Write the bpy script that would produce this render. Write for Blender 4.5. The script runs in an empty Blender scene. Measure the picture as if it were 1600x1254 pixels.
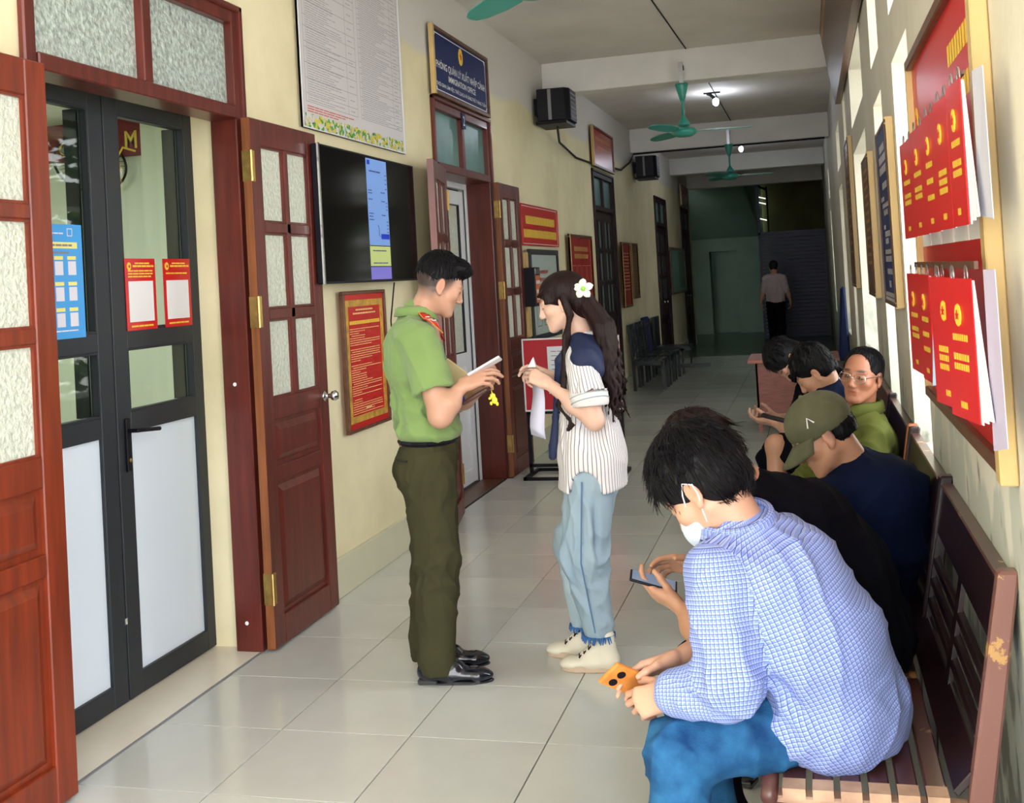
import bpy, bmesh, math, random
import numpy as np
from mathutils import Vector, Matrix
random.seed(7); rng = np.random.default_rng(7)
S = bpy.context.scene
COL = S.collection
PI = math.pi

# ------------------------------------------------------------ camera
cam_d = bpy.data.cameras.new('camera'); cam = bpy.data.objects.new('camera', cam_d); COL.objects.link(cam)
YAW, PITCH, ROLL = .254, .023, -.057
fw = Vector((-math.sin(YAW)*math.cos(PITCH), math.cos(YAW)*math.cos(PITCH), math.sin(PITCH)))
rt = Vector((math.cos(YAW), math.sin(YAW), 0)); up = rt.cross(fw)
rt2 = rt*math.cos(ROLL)+up*math.sin(ROLL); up2 = -rt*math.sin(ROLL)+up*math.cos(ROLL)
cam.matrix_world = Matrix(((rt2.x, up2.x, -fw.x, 1.973), (rt2.y, up2.y, -fw.y, 0), (rt2.z, up2.z, -fw.z, 1.596), (0, 0, 0, 1)))
cam_d.sensor_fit = 'HORIZONTAL'; cam_d.sensor_width = 36; cam_d.lens = 36*1705.84/1600
cam_d.shift_x = -(819.4-800)/1600; cam_d.shift_y = (397.7-627)/1600
cam_d.clip_start = .05; cam_d.clip_end = 200
S.camera = cam

# ------------------------------------------------------------ sky, lamps, exposure
W = bpy.data.worlds.new('sky'); S.world = W; W.use_nodes = True
bg = W.node_tree.nodes['Background']; bg.inputs[0].default_value = (.97, .98, 1, 1); bg.inputs[1].default_value = 6.4
S.view_settings.view_transform = 'Standard'; S.view_settings.look = 'None'; S.view_settings.gamma = 1
S.view_settings.use_curve_mapping = False; S.view_settings.exposure = .20

def lamp(kind, name, loc, energy, color=(1, 1, 1), size=.1, rot=(0, 0, 0), sy=None):
    l = bpy.data.lights.new(name, kind); l.energy = energy; l.color = color
    if kind == 'AREA':
        l.size = size
        if sy: l.shape = 'RECTANGLE'; l.size_y = sy
    elif kind == 'SUN': l.angle = size
    else: l.shadow_soft_size = size
    o = bpy.data.objects.new(name, l); o.location = loc; o.rotation_euler = rot; COL.objects.link(o); return o

_s = lamp('SUN', 'sun', (-6, 0, 12), 7.0, (1, .98, .93), .01); _s.rotation_euler = Vector((.18, .60, -.78)).to_track_quat('-Z', 'Y').to_euler()

# ------------------------------------------------------------ materials
def mat(name, c, rough=.5, metal=0, var=0, vscale=3, bump=0, bscale=40, stretch=(1, 1, 1), c2=None, spec=.5, sss=0, alpha=1, trans=0, emit=None, coat=0, sheen=0, attr=None, detail=6):
    m = bpy.data.materials.new(name); m.use_nodes = True; nt = m.node_tree; N = nt.nodes; L = nt.links
    b = N['Principled BSDF']; I = b.inputs
    I['Base Color'].default_value = (*c, 1); I['Roughness'].default_value = rough; I['Metallic'].default_value = metal
    I['Specular IOR Level'].default_value = spec
    if coat: I['Coat Weight'].default_value = coat; I['Coat Roughness'].default_value = .08
    if sheen: I['Sheen Weight'].default_value = sheen; I['Sheen Roughness'].default_value = .5
    if sss: I['Subsurface Weight'].default_value = sss; I['Subsurface Radius'].default_value = (1, .35, .2); I['Subsurface Scale'].default_value = .008
    if trans: I['Transmission Weight'].default_value = trans
    if alpha < 1: I['Alpha'].default_value = alpha
    if emit: I['Emission Color'].default_value = (*emit[0], 1); I['Emission Strength'].default_value = emit[1]
    tc = N.new('ShaderNodeTexCoord'); mp = N.new('ShaderNodeMapping'); mp.inputs['Scale'].default_value = stretch
    L.new(tc.outputs['Object'], mp.inputs['Vector'])
    src = None
    if attr:
        at = N.new('ShaderNodeAttribute'); at.attribute_name = attr; src = at.outputs['Color']; L.new(src, I['Base Color'])
    if var or c2:
        n = N.new('ShaderNodeTexNoise'); n.inputs['Scale'].default_value = vscale; n.inputs['Detail'].default_value = detail
        L.new(mp.outputs[0], n.inputs['Vector'])
        r = N.new('ShaderNodeValToRGB'); r.color_ramp.elements[0].position = .3; r.color_ramp.elements[1].position = .7
        c2 = c2 or tuple(min(1, x*(1+var)) for x in c); c1 = tuple(x*(1-var) for x in c) if var else c
        r.color_ramp.elements[0].color = (*c1, 1); r.color_ramp.elements[1].color = (*c2, 1)
        L.new(n.outputs['Fac'], r.inputs[0])
        if src:
            mx = N.new('ShaderNodeMix'); mx.data_type = 'RGBA'; mx.blend_type = 'MULTIPLY'; mx.inputs[0].default_value = 1
            L.new(src, mx.inputs[6]); L.new(r.outputs[0], mx.inputs[7]); src = mx.outputs[2]
        else: src = r.outputs[0]
        L.new(src, I['Base Color'])
    if bump:
        n2 = N.new('ShaderNodeTexNoise'); n2.inputs['Scale'].default_value = bscale; n2.inputs['Detail'].default_value = 4
        L.new(mp.outputs[0], n2.inputs['Vector'])
        bp = N.new('ShaderNodeBump'); bp.inputs['Strength'].default_value = bump; bp.inputs['Distance'].default_value = .01
        L.new(n2.outputs['Fac'], bp.inputs['Height']); L.new(bp.outputs[0], I['Normal'])
    m['src'] = 1
    return m

def glass(name, c=(.8, .9, .88), rough=.02, a=.25):
    # thin pane: mostly clear with a reflecting skin
    m = bpy.data.materials.new(name); m.use_nodes = True; nt = m.node_tree; N = nt.nodes; L = nt.links
    N.remove(N['Principled BSDF']); out = N['Material Output']
    t = N.new('ShaderNodeBsdfTransparent'); t.inputs[0].default_value = (*c, 1)
    g = N.new('ShaderNodeBsdfGlossy'); g.inputs['Roughness'].default_value = rough
    f = N.new('ShaderNodeLayerWeight'); f.inputs[0].default_value = .5
    w = N.new('ShaderNodeMath'); w.operation = 'POWER'; L.new(f.outputs['Facing'], w.inputs[0]); w.inputs[1].default_value = 5
    w2 = N.new('ShaderNodeMath'); w2.operation = 'MULTIPLY_ADD'; L.new(w.outputs[0], w2.inputs[0]); w2.inputs[1].default_value = .7; w2.inputs[2].default_value = .03
    mx = N.new('ShaderNodeMixShader'); L.new(w2.outputs[0], mx.inputs[0]); L.new(t.outputs[0], mx.inputs[1]); L.new(g.outputs[0], mx.inputs[2])
    L.new(mx.outputs[0], out.inputs[0]); return m

# wall paint: cream with a whiter band at the top, faint stains, peeling near the floor where asked
def wall_mat(name, c, band=3.15, peel=0, cband=(.68, .65, .61)):
    m = mat(name, c, rough=.62, bump=.12, bscale=30); nt = m.node_tree; N = nt.nodes; L = nt.links; b = N['Principled BSDF']
    g = N.new('ShaderNodeNewGeometry'); s = N.new('ShaderNodeSeparateXYZ'); L.new(g.outputs['Position'], s.inputs[0])
    n = N.new('ShaderNodeTexNoise'); n.inputs['Scale'].default_value = 1.4; n.inputs['Detail'].default_value = 8; n.inputs['Roughness'].default_value = .6
    L.new(g.outputs['Position'], n.inputs['Vector'])
    r = N.new('ShaderNodeValToRGB'); r.color_ramp.elements[0].position = .25; r.color_ramp.elements[1].position = .6
    r.color_ramp.elements[0].color = (c[0]*.8, c[1]*.78, c[2]*.72, 1); r.color_ramp.elements[1].color = (*c, 1); L.new(n.outputs['Fac'], r.inputs[0])
    def math_(op, a, bb, clamp=False):
        q = N.new('ShaderNodeMath'); q.operation = op; q.use_clamp = clamp
        for i, v in enumerate((a, bb)):
            if isinstance(v, (int, float)): q.inputs[i].default_value = v
            else: L.new(v, q.inputs[i])
        return q.outputs[0]
    def mixc(f, a, col):
        q = N.new('ShaderNodeMix'); q.data_type = 'RGBA'; L.new(f, q.inputs[0]); L.new(a, q.inputs[6])
        if isinstance(col, tuple): q.inputs[7].default_value = (*col, 1)
        else: L.new(col, q.inputs[7])
        return q.outputs[2]
    z = math_('ADD', s.outputs[2], math_('MULTIPLY', n.outputs['Fac'], .25))
    f = math_('MULTIPLY', math_('SUBTRACT', z, band+.12), 14, True)
    cur = mixc(f, r.outputs[0], cband)
    if peel:
        n3 = N.new('ShaderNodeTexNoise'); n3.inputs['Scale'].default_value = 5; n3.inputs['Detail'].default_value = 7
        mp = N.new('ShaderNodeMapping'); mp.inputs['Scale'].default_value = (1, 1, .5); L.new(g.outputs['Position'], mp.inputs[0]); L.new(mp.outputs[0], n3.inputs['Vector'])
        h = math_('MULTIPLY', math_('SUBTRACT', peel, s.outputs[2]), .55)
        f2 = math_('MULTIPLY', math_('SUBTRACT', math_('ADD', h, n3.outputs['Fac']), .62), 18, True)
        cur = mixc(f2, cur, (.50, .52, .44))
        n4 = N.new('ShaderNodeTexNoise'); n4.inputs['Scale'].default_value = 9; n4.inputs['Detail'].default_value = 5; L.new(mp.outputs[0], n4.inputs['Vector'])
        f3 = math_('MULTIPLY', math_('SUBTRACT', math_('ADD', math_('MULTIPLY', h, .6), n4.outputs['Fac']), .72), 14, True)
        cur = mixc(f3, cur, (.24, .24, .20))
    L.new(cur, b.inputs['Base Color']); return m

M = {}
M['wall'] = wall_mat('cream wall paint', (.84, .76, .50))
M['wall_r'] = wall_mat('cream wall paint with peeling foot', (.72, .68, .58), peel=1.3)
M['ceiling'] = mat('grey whitewash', (.74, .69, .64), .8, var=.1, vscale=1.2, bump=.1)
M['beam'] = mat('beam whitewash', (.82, .80, .77), .7, var=.06, vscale=2)
M['plinth'] = mat('pale tile skirting', (.60, .58, .42), .35, var=.05)
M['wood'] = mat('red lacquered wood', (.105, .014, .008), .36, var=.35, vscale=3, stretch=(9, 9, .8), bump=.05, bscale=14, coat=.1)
M['woodlit'] = mat('lit red lacquered wood', (.18, .024, .006), .36, var=.3, vscale=3, stretch=(9, 9, .8), bump=.05, bscale=14, coat=.12)  # the red door wood with falling light put into its colour
M['woodedge'] = mat('light brown wood edge', (.22, .07, .02), .45, var=.3, vscale=4, stretch=(9, 9, .8))
M['wooddark'] = mat('dimmed varnished wood', (.022, .008, .009), .45, spec=.25, var=.3, vscale=4, stretch=(8, 8, .8))  # door wood with the dim far light put into its colour
M['brass'] = mat('worn brass', (.55, .36, .12), .35, 1, var=.2, vscale=30)
M['chrome'] = mat('chrome', (.7, .7, .7), .15, 1)
M['alu'] = mat('dark grey aluminium', (.030, .035, .042), .45, .2, spec=.3)
M['alublack'] = mat('black gasket', (.01, .013, .02), .5)
M['frost'] = mat('white frosted panel', (.74, .84, .95), .28, spec=.4)
M['figglass'] = mat('patterned obscure glass', (.62, .66, .56), .25, bump=.9, bscale=60, var=.12, vscale=50)
M['figglass_t'] = mat('patterned transom glass', (.40, .47, .43), .16, bump=1, bscale=50, var=.35, vscale=45, spec=.9)
M['tealglass'] = mat('teal tinted glass', (.12, .24, .23), .3, var=.2, vscale=5)
M['clear'] = glass('clear glass', (.82, .88, .84))
M['pvc'] = mat('white plastic frame', (.72, .75, .78), .35)
M['threshold'] = mat('cream threshold stone', (.78, .72, .60), .3, var=.05)
M['black'] = mat('black plastic', (.005, .005, .009), .45, spec=.2)
M['screen'] = mat('dark screen glass', (.002, .002, .003), .10, spec=.08)
M['gold'] = mat('gold moulding', (.62, .36, .06), .35, .3, var=.3, vscale=25)
M['red'] = mat('red print', (.52, .012, .010), .32)
M['reddark'] = mat('dark red print', (.35, .02, .02), .25)
M['redbright'] = mat('bright red sheet', (.58, .003, .006), .3)
M['yellow'] = mat('yellow print', (.85, .58, .05), .5)
M['navy'] = mat('navy print', (.004, .018, .11), .45, spec=.2)
M['white'] = mat('white paper', (.80, .80, .82), .6)
M['offwhite'] = mat('off white board', (.68, .65, .66), .3, spec=.6)
M['ink'] = mat('grey ink', (.22, .22, .24), .6)
M['redink'] = mat('red ink', (.6, .12, .10), .6)
M['pale'] = mat('pale varnished wood', (.62, .43, .18), .35, var=.12, vscale=4, stretch=(4, 4, .6))
M['brownmold'] = mat('brown moulding', (.12, .05, .025), .35, var=.3, vscale=20)
M['teal'] = mat('teal enamel', (.03, .32, .26), .3, coat=.3)
M['steel'] = mat('grey steel', (.45, .45, .45), .35, 1)
M['benchwood'] = mat('dark brown bench lacquer', (.012, .005, .008), .35, c2=(.026, .010, .012), vscale=3, stretch=(8, .8, 8), coat=.25)
M['desk'] = mat('red brown desk veneer', (.28, .07, .04), .35, var=.25, vscale=4, stretch=(3, 3, 14))
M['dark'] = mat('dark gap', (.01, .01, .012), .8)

# ------------------------------------------------------------ objects
def meshobj(name, verts, faces, m, parent=None, smooth=False, bevel=0, seg=1):
    me = bpy.data.meshes.new(name); me.from_pydata([tuple(v) for v in verts], [], [tuple(int(i) for i in f) for f in faces]); me.update()
    return link(name, me, m, parent, smooth, bevel, seg)
def link(name, me, m, parent=None, smooth=False, bevel=0, seg=1):
    o = bpy.data.objects.new(name, me)
    if m is not None and not me.materials: me.materials.append(M[m] if isinstance(m, str) else m)
    COL.objects.link(o)
    if smooth: me.polygons.foreach_set('use_smooth', [True]*len(me.polygons))
    if parent is not None:
        o.parent = parent
        if parent.get('worldkids') and not parent.data: o.location = -parent.location
    if bevel:
        b = o.modifiers.new('bevel', 'BEVEL'); b.width = bevel; b.segments = seg; b.limit_method = 'ANGLE'
    return o
def tag(o, label=None, cat=None, group=None, kind=None):
    if label: o['label'] = label
    if cat: o['category'] = cat
    if group: o['group'] = group
    if kind: o['kind'] = kind
    return o
def root(name, loc=(0, 0, 0), label=None, cat=None, group=None, kind=None, rz=0, local=False):
    o = bpy.data.objects.new(name, None); COL.objects.link(o); o.location = loc; o.rotation_euler.z = rz; o.empty_display_size = .1
    if not local: o['worldkids'] = 1
    return tag(o, label, cat, group, kind)

class B:
    def __init__(s): s.v = []; s.f = []
    def add(s, v, f):
        n = len(s.v); s.v += [tuple(p) for p in v]; s.f += [tuple(i+n for i in q) for q in f]; return s
    def box(s, x0, x1, y0, y1, z0, z1):
        if x0 > x1: x0, x1 = x1, x0
        if y0 > y1: y0, y1 = y1, y0
        if z0 > z1: z0, z1 = z1, z0
        return s.add([(x0, y0, z0), (x1, y0, z0), (x1, y1, z0), (x0, y1, z0), (x0, y0, z1), (x1, y0, z1), (x1, y1, z1), (x0, y1, z1)],
                     [(0, 3, 2, 1), (4, 5, 6, 7), (0, 1, 5, 4), (1, 2, 6, 5), (2, 3, 7, 6), (3, 0, 4, 7)])
    def hexa(s, p): return s.add(p, [(0, 3, 2, 1), (4, 5, 6, 7), (0, 1, 5, 4), (1, 2, 6, 5), (2, 3, 7, 6), (3, 0, 4, 7)])
    def beam(s, a, b, w, h, upv=(0, 0, 1)):
        a = Vector(a); b = Vector(b); d = (b-a).normalized(); u = Vector(upv); r = d.cross(u)
        if r.length < 1e-3: r = d.cross(Vector((1, 0, 0)))
        r.normalize(); u = r.cross(d).normalized(); r = r*w/2; u = u*h/2
        return s.hexa([a-r-u, a+r-u, b+r-u, b-r-u, a-r+u, a+r+u, b+r+u, b-r+u])
    def tube(s, pts, rad, n=8, cap=True):
        P = [Vector(p) for p in pts]; R = rad if hasattr(rad, '__len__') else [rad]*len(P); N0 = len(s.v); u = None
        for i, p in enumerate(P):
            d = (P[min(i+1, len(P)-1)]-P[max(i-1, 0)]).normalized()
            if u is None:
                u = d.cross(Vector((0, 0, 1)))
                if u.length < .1: u = d.cross(Vector((1, 0, 0)))
            u = (u-d*u.dot(d)).normalized(); w = d.cross(u)
            for k in range(n):
                a = 2*PI*k/n; s.v.append(tuple(p+(u*math.cos(a)+w*math.sin(a))*R[i]))
        for i in range(len(P)-1):
            for k in range(n):
                a = N0+i*n+k; b = N0+i*n+(k+1) % n; s.f.append((a, b, b+n, a+n))
        if cap: s.f.append(tuple(N0+k for k in range(n))[::-1]); s.f.append(tuple(N0+(len(P)-1)*n+k for k in range(n)))
        return s
    def lathe(s, c, prof, n=24, ax=(0, 0, 1)):
        q = Vector((0, 0, 1)).rotation_difference(Vector(ax)); c = Vector(c); N0 = len(s.v)
        for r, z in prof:
            for k in range(n):
                a = 2*PI*k/n; s.v.append(tuple(c+q @ Vector((r*math.cos(a), r*math.sin(a), z))))
        for i in range(len(prof)-1):
            for k in range(n):
                a = N0+i*n+k; b = N0+i*n+(k+1) % n; s.f.append((a, b, b+n, a+n))
        s.f.append(tuple(N0+k for k in range(n))[::-1]); s.f.append(tuple(N0+(len(prof)-1)*n+k for k in range(n)))
        return s
    def ell(s, c, r, n=12, m=8, rot=None):
        c = Vector(c); N0 = len(s.v)
        for i in range(m+1):
            th = PI*i/m
            for k in range(n):
                a = 2*PI*k/n; p = Vector((r[0]*math.sin(th)*math.cos(a), r[1]*math.sin(th)*math.sin(a), r[2]*math.cos(th)))
                s.v.append(tuple(c+(rot @ p if rot else p)))
        for i in range(m):
            for k in range(n):
                a = N0+i*n+k; b = N0+i*n+(k+1) % n; s.f.append((a, a+n, b+n, b))
        return s
    def plane_pts(s, pts): return s.add(pts, [tuple(range(len(pts)))])
    def prism(s, poly, ext):
        n = len(poly); e = Vector(ext); P = [Vector(p) for p in poly]
        return s.add(P+[p+e for p in P], [tuple(range(n))[::-1], tuple(range(n, 2*n))]+[(i, (i+1) % n, n+(i+1) % n, n+i) for i in range(n)])
    def obj(s, name, m, parent=None, smooth=False, bevel=0, seg=1): return meshobj(name, s.v, s.f, m, parent, smooth, bevel, seg)

def copy_tree(o, parent=None, d=None):
    c = o.copy(); COL.objects.link(c)
    if parent is not None: c.parent = parent
    elif d: c.location = o.location+Vector(d)
    for ch in list(o.children): copy_tree(ch, c)
    return c

# flat frames on which print lies: origin o, right u, up v, outward n
class Face:
    def __init__(s, o, u, v): s.o = Vector(o); s.u = Vector(u).normalized(); s.v = Vector(v).normalized(); s.n = s.u.cross(s.v)
    def p(s, a, b, c=0): return s.o+s.u*a+s.v*b+s.n*c
    def plate(s, bm, a0, a1, b0, b1, c0, c1):
        return bm.hexa([s.p(a0, b0, c0), s.p(a1, b0, c0), s.p(a1, b1, c0), s.p(a0, b1, c0), s.p(a0, b0, c1), s.p(a1, b0, c1), s.p(a1, b1, c1), s.p(a0, b1, c1)])
    def rect(s, bm, a0, a1, b0, b1, c): return bm.plane_pts([s.p(a0, b0, c), s.p(a1, b0, c), s.p(a1, b1, c), s.p(a0, b1, c)])
    def ring(s, bm, a0, a1, b0, b1, w, c0, c1):
        s.plate(bm, a0, a1, b0, b0+w, c0, c1); s.plate(bm, a0, a1, b1-w, b1, c0, c1)
        s.plate(bm, a0, a0+w, b0+w, b1-w, c0, c1); s.plate(bm, a1-w, a1, b0+w, b1-w, c0, c1)
_font = {}
def text_mesh(body, bold=0):
    cu = bpy.data.curves.new('lettering', 'FONT'); cu.body = body; cu.align_x = 'CENTER'; cu.resolution_u = 2; cu.offset = bold
    o = bpy.data.objects.new('t', cu); COL.objects.link(o)
    bpy.context.view_layer.update(); me = bpy.data.meshes.new_from_object(o)
    bpy.data.objects.remove(o); return me
def letters(bm, F, body, a, b, w, h, c=.001, bold=0.01):
    """one line of writing centred at (a, b), w wide and h tall"""
    me = text_mesh(body, bold); V = np.array([v.co[:] for v in me.vertices])
    if not len(V): return
    x0, x1 = V[:, 0].min(), V[:, 0].max(); y0, y1 = V[:, 1].min(), V[:, 1].max()
    sx = w/(x1-x0); sy = h/(y1-y0)
    bm.add([F.p(a+(p[0]-(x0+x1)/2)*sx, b+(p[1]-(y0+y1)/2)*sy, c) for p in V], [tuple(q.vertices) for q in me.polygons])
    bpy.data.meshes.remove(me)
def dashes(bm, F, a0, a1, b, h, c=.001, word=(.02, .05), gap=.008, seed=0, vertical=False):
    """a line of print too small to read: word-long strokes"""
    r = random.Random(seed+int(b*1000)); x = a0
    while x < a1-word[0]*.5:
        w = min(r.uniform(*word), a1-x); F.rect(bm, x, x+w, b-h/2, b+h/2, c); x += w+gap
def emblem(name, F, a, b, r, parent, c=.002, m='yellow'):
    """gold wreathed badge with a star"""
    e = B()
    n = 20; e.prism([F.p(a+r*.8*math.cos(2*PI*i/n)*(1+.06*(i % 2)), b+r*math.sin(2*PI*i/n)*(1+.06*(i % 2)), c) for i in range(n)], F.n*.003)
    o = e.obj(name, m, parent)
    e = B(); e.prism([F.p(a+(r*.5 if i % 2 == 0 else r*.2)*math.sin(PI*i/5), b+(r*.5 if i % 2 == 0 else r*.2)*math.cos(PI*i/5), c+.003) for i in range(10)], F.n*.002)
    st = e.obj('star', 'red', None); st.parent = o
    return o
# ============================================================ THE SETTING
XL, XR = -.50, 2.36
# floor: slab and separate tiles
fl = B().box(-4.6, 2.7, -3, 30, -.2, -.012).obj('floor', 'plinth'); tag(fl, kind='structure')
M['tile'] = mat('polished pale tile', (.58, .595, .555), .14, var=.07, vscale=2.2, spec=.5, bump=.01, bscale=6)
nt = M['tile'].node_tree; ob = nt.nodes.new('ShaderNodeObjectInfo'); hs = nt.nodes.new('ShaderNodeHueSaturation')
bs = nt.nodes['Principled BSDF']; src = bs.inputs['Base Color'].links[0].from_socket; mr = nt.nodes.new('ShaderNodeMapRange')
mr.inputs[3].default_value = .93; mr.inputs[4].default_value = 1.05; nt.links.new(ob.outputs['Random'], mr.inputs[0]); nt.links.new(mr.outputs[0], hs.inputs['Value'])
nt.links.new(src, hs.inputs['Color']); nt.links.new(hs.outputs[0], bs.inputs['Base Color'])
M['grout'] = mat('grey grout', (.10, .09, .08), .9); fl.data.materials[0] = M['grout']
def tile_me(w, d):
    b = B(); g = .0024; c = .0007
    b.add([(g, g, -.012), (w-g, g, -.012), (w-g, d-g, -.012), (g, d-g, -.012), (g, g, -c), (w-g, g, -c), (w-g, d-g, -c), (g, d-g, -c),
           (g+c, g+c, 0), (w-g-c, g+c, 0), (w-g-c, d-g-c, 0), (g+c, d-g-c, 0)],
          [(0, 1, 5, 4), (1, 2, 6, 5), (2, 3, 7, 6), (3, 0, 4, 7), (4, 5, 9, 8), (5, 6, 10, 9), (6, 7, 11, 10), (7, 4, 8, 11), (8, 9, 10, 11)])
    me = bpy.data.meshes.new('tile'); me.from_pydata(b.v, [], b.f); me.materials.append(M['tile']); return me
cols = [(-.5, .5), (0, .5), (.5, .5), (1, .5), (1.5, .5), (2.0, .36)]; TM = {w: tile_me(w, .5) for w in (.5, .36)}
for r in range(-3, 34):
    for x, w in cols:
        o = bpy.data.objects.new('tile', TM[w]); COL.objects.link(o); o.parent = fl; o.location = (x, 3.1675+.5*r, 0)
b = B()
for x, w in cols:
    for r in list(range(-10, -3)): b.box(x+.002, x+w-.002, 3.1675+.5*r+.002, 3.6675+.5*r-.002, -.01, 0)
tag(b.obj('tile', 'tile', fl), kind='stuff')
# landing beyond the corridor, a step of green-grey terrazzo
M['terrazzo'] = mat('dark green terrazzo', (.10, .15, .11), .25, var=.2, vscale=8)
tag(B().box(XL-.6, XR, 20.17, 28, -.01, .012).obj('floor_landing', 'terrazzo'), kind='structure')
# left wall with its door holes
DY = [(3.07, 4.52), (7.17, 8.56), (12.95, 14.36), (18.41, 19.85), (22.31, 23.6)]
b = B(); y = -2.6; T = .26
for a, c in DY:
    b.box(XL-T, XL, y, a, 0, 3.74); b.box(XL-T, XL, a, c, 2.90, 3.74); y = c
b.box(XL-T, XL, y, 24.2, 0, 3.74)
wl = tag(b.obj('wall_left', 'wall'), kind='structure')
b = B(); y = -2.6
for a, c in DY: b.box(XL-.01, XL+.022, y, a, 0, .2); y = c
b.box(XL-.01, XL+.022, y, 24, 0, .2)
tag(b.obj('baseboard_left', 'plinth', bevel=.004), kind='structure')
# right wall: piers, sills and lintels round the unglazed openings
OP = [(4.13, 4.84), (5.55, 6.17), (7.1, 8.85), (9.95, 10.5), (11.9, 13.0), (17.8, 18.4)]
b = B(); y = 1.55; TR = .34
for i, (a, c) in enumerate(OP):
    b.box(XR, XR+TR, y, a, 0, 3.74); b.box(XR, XR+TR, a, c, 0, .8); b.box(XR, XR+TR, a, c, 2.42, 2.62); b.box(XR, XR+TR, a, c, 3.08, 3.74); y = c
b.box(XR, XR+TR, y, 24.3, 0, 3.74)
tag(b.obj('wall_right', 'wall_r'), kind='structure')
b = B()
for a, c in OP: b.box(XR-.01, XR+TR+.04, a, c, .8, .83)
tag(b.obj('trim_sill', 'wall_r', bevel=.004), kind='structure')
# ceiling and beams
tag(B().box(-4.6, 2.75, -2.6, 24.3, 3.74, 3.95).obj('ceiling', 'ceiling'), kind='structure')
for i, (y, z) in enumerate(((5.06, 3.43), (10.6, 3.43), (16.14, 3.39), (20.9, 3.43), (23.94, 3.36))):
    tag(B().box(XL, XR, y, y+.25, z, 3.745).obj('ceiling_beam', 'beam', bevel=.008), kind='structure')
c_ = B().tube([(1.0, -1, 3.735), (1.02, 5.05, 3.735)], .006, 6).tube([(.83, 5.4, 3.735), (.95, 10.58, 3.735)], .007, 6).tube([(.98, 10.9, 3.735), (1.0, 16.1, 3.735)], .007, 6)
tag(c_.obj('ceiling_conduit', 'dark'), 'thin grey cable running along the whitewashed ceiling between the fans', 'cable')

# ============================================================ DOORS
def ring3(b, y0, y1, z0, z1, w, x0, x1, wz=None, bottom=True):
    wz = wz or w
    b.box(x0, x1, y0, y0+w, z0, z1); b.box(x0, x1, y1-w, y1, z0, z1); b.box(x0, x1, y0+w, y1-w, z1-wz, z1)
    if bottom: b.box(x0, x1, y0+w, y1-w, z0, z0+wz)
def frustum(b, y0, y1, z0, z1, x0, x1, c):
    b.hexa([(x0, y0, z0), (x1, y0+c, z0+c), (x1, y1-c, z0+c), (x0, y1, z0), (x0, y0, z1), (x1, y0+c, z1-c), (x1, y1-c, z1-c), (x0, y1, z1)])
def wood_leaf(parent, loc, rz, s, wood, glassm, label=None, hinges=True, knob=False, w=.68, edge=None, name='door_leaf'):
    """leaf with six panes above two raised panels; hinge edge at the origin, s=+1/-1 the way it runs along local y"""
    t = .042; b = B(); st = .10
    def Y(a): return a*s
    def bx(a0, a1, z0, z1, x0=0, x1=t): b.box(x0, x1, Y(a0), Y(a1), z0, z1)
    bx(0, st, .012, 2.40); bx(w-st, w, .012, 2.40)
    for z0, z1 in ((.012, .14), (.74, .81), (1.02, 1.12), (1.48, 1.53), (1.88, 1.93), (2.28, 2.40)): bx(st, w-st, z0, z1)
    bx(w/2-.02, w/2+.02, 1.12, 2.28)
    o = b.obj(name, wood, parent, bevel=.004); o.location = Vector(loc)-(parent.location if parent.get('worldkids') else Vector((0, 0, 0))); o.rotation_euler.z = rz
    if label: o['label'] = label
    for z0, z1 in ((1.12, 1.48), (1.53, 1.88), (1.93, 2.28)):
        for a0, a1 in ((st, w/2-.02), (w/2+.02, w-st)):
            B().box(.016, .022, Y(a0-.004), Y(a1+.004), z0-.004, z1+.004).obj('pane', glassm, o)
            bb = B(); y0, y1 = sorted((Y(a0), Y(a1))); ring3(bb, y0, y1, z0, z1, .009, .006, .034); bb.obj('glazing_bead', wood, o)
    for z0, z1 in ((.14, .74), (.81, 1.02)):
        y0, y1 = sorted((Y(st), Y(w-st))); bb = B().box(.012, .024, y0, y1, z0, z1)
        frustum(bb, y0+.02, y1-.02, z0+.02, z1-.02, .024, .038, .03); bb.obj('raised_panel', wood, o)
    if hinges:
        for z in (.28, 1.52, 2.18):
            bb = B().box(-.002, .036, Y(-.003), Y(.002), z-.07, z+.07).tube([(t+.004, Y(-.004), z-.07), (t+.004, Y(-.004), z+.07)], .006, 8).box(t, t+.002, Y(0), Y(.03), z-.07, z+.07)
            bb.obj('hinge', 'brass', o)
    if knob:
        bb = B().lathe((t, Y(w-.05), 1.07), [(.027, 0), (.027, .006), (.012, .012), (.012, .035), (.024, .045), (.027, .06), (.02, .07), (.001, .072)], 16, (1, 0, 0)); bb.obj('door_knob', 'chrome', o, True)
        B().box(.008, .03, Y(w), Y(w+.004), 1.0, 1.13).obj('latch_plate', 'chrome', o)
    if edge: B().box(.001, t-.001, Y(-.0015), Y(0.0005), .014, 2.398).obj('hinge_edge', edge, o)
    return o
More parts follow.
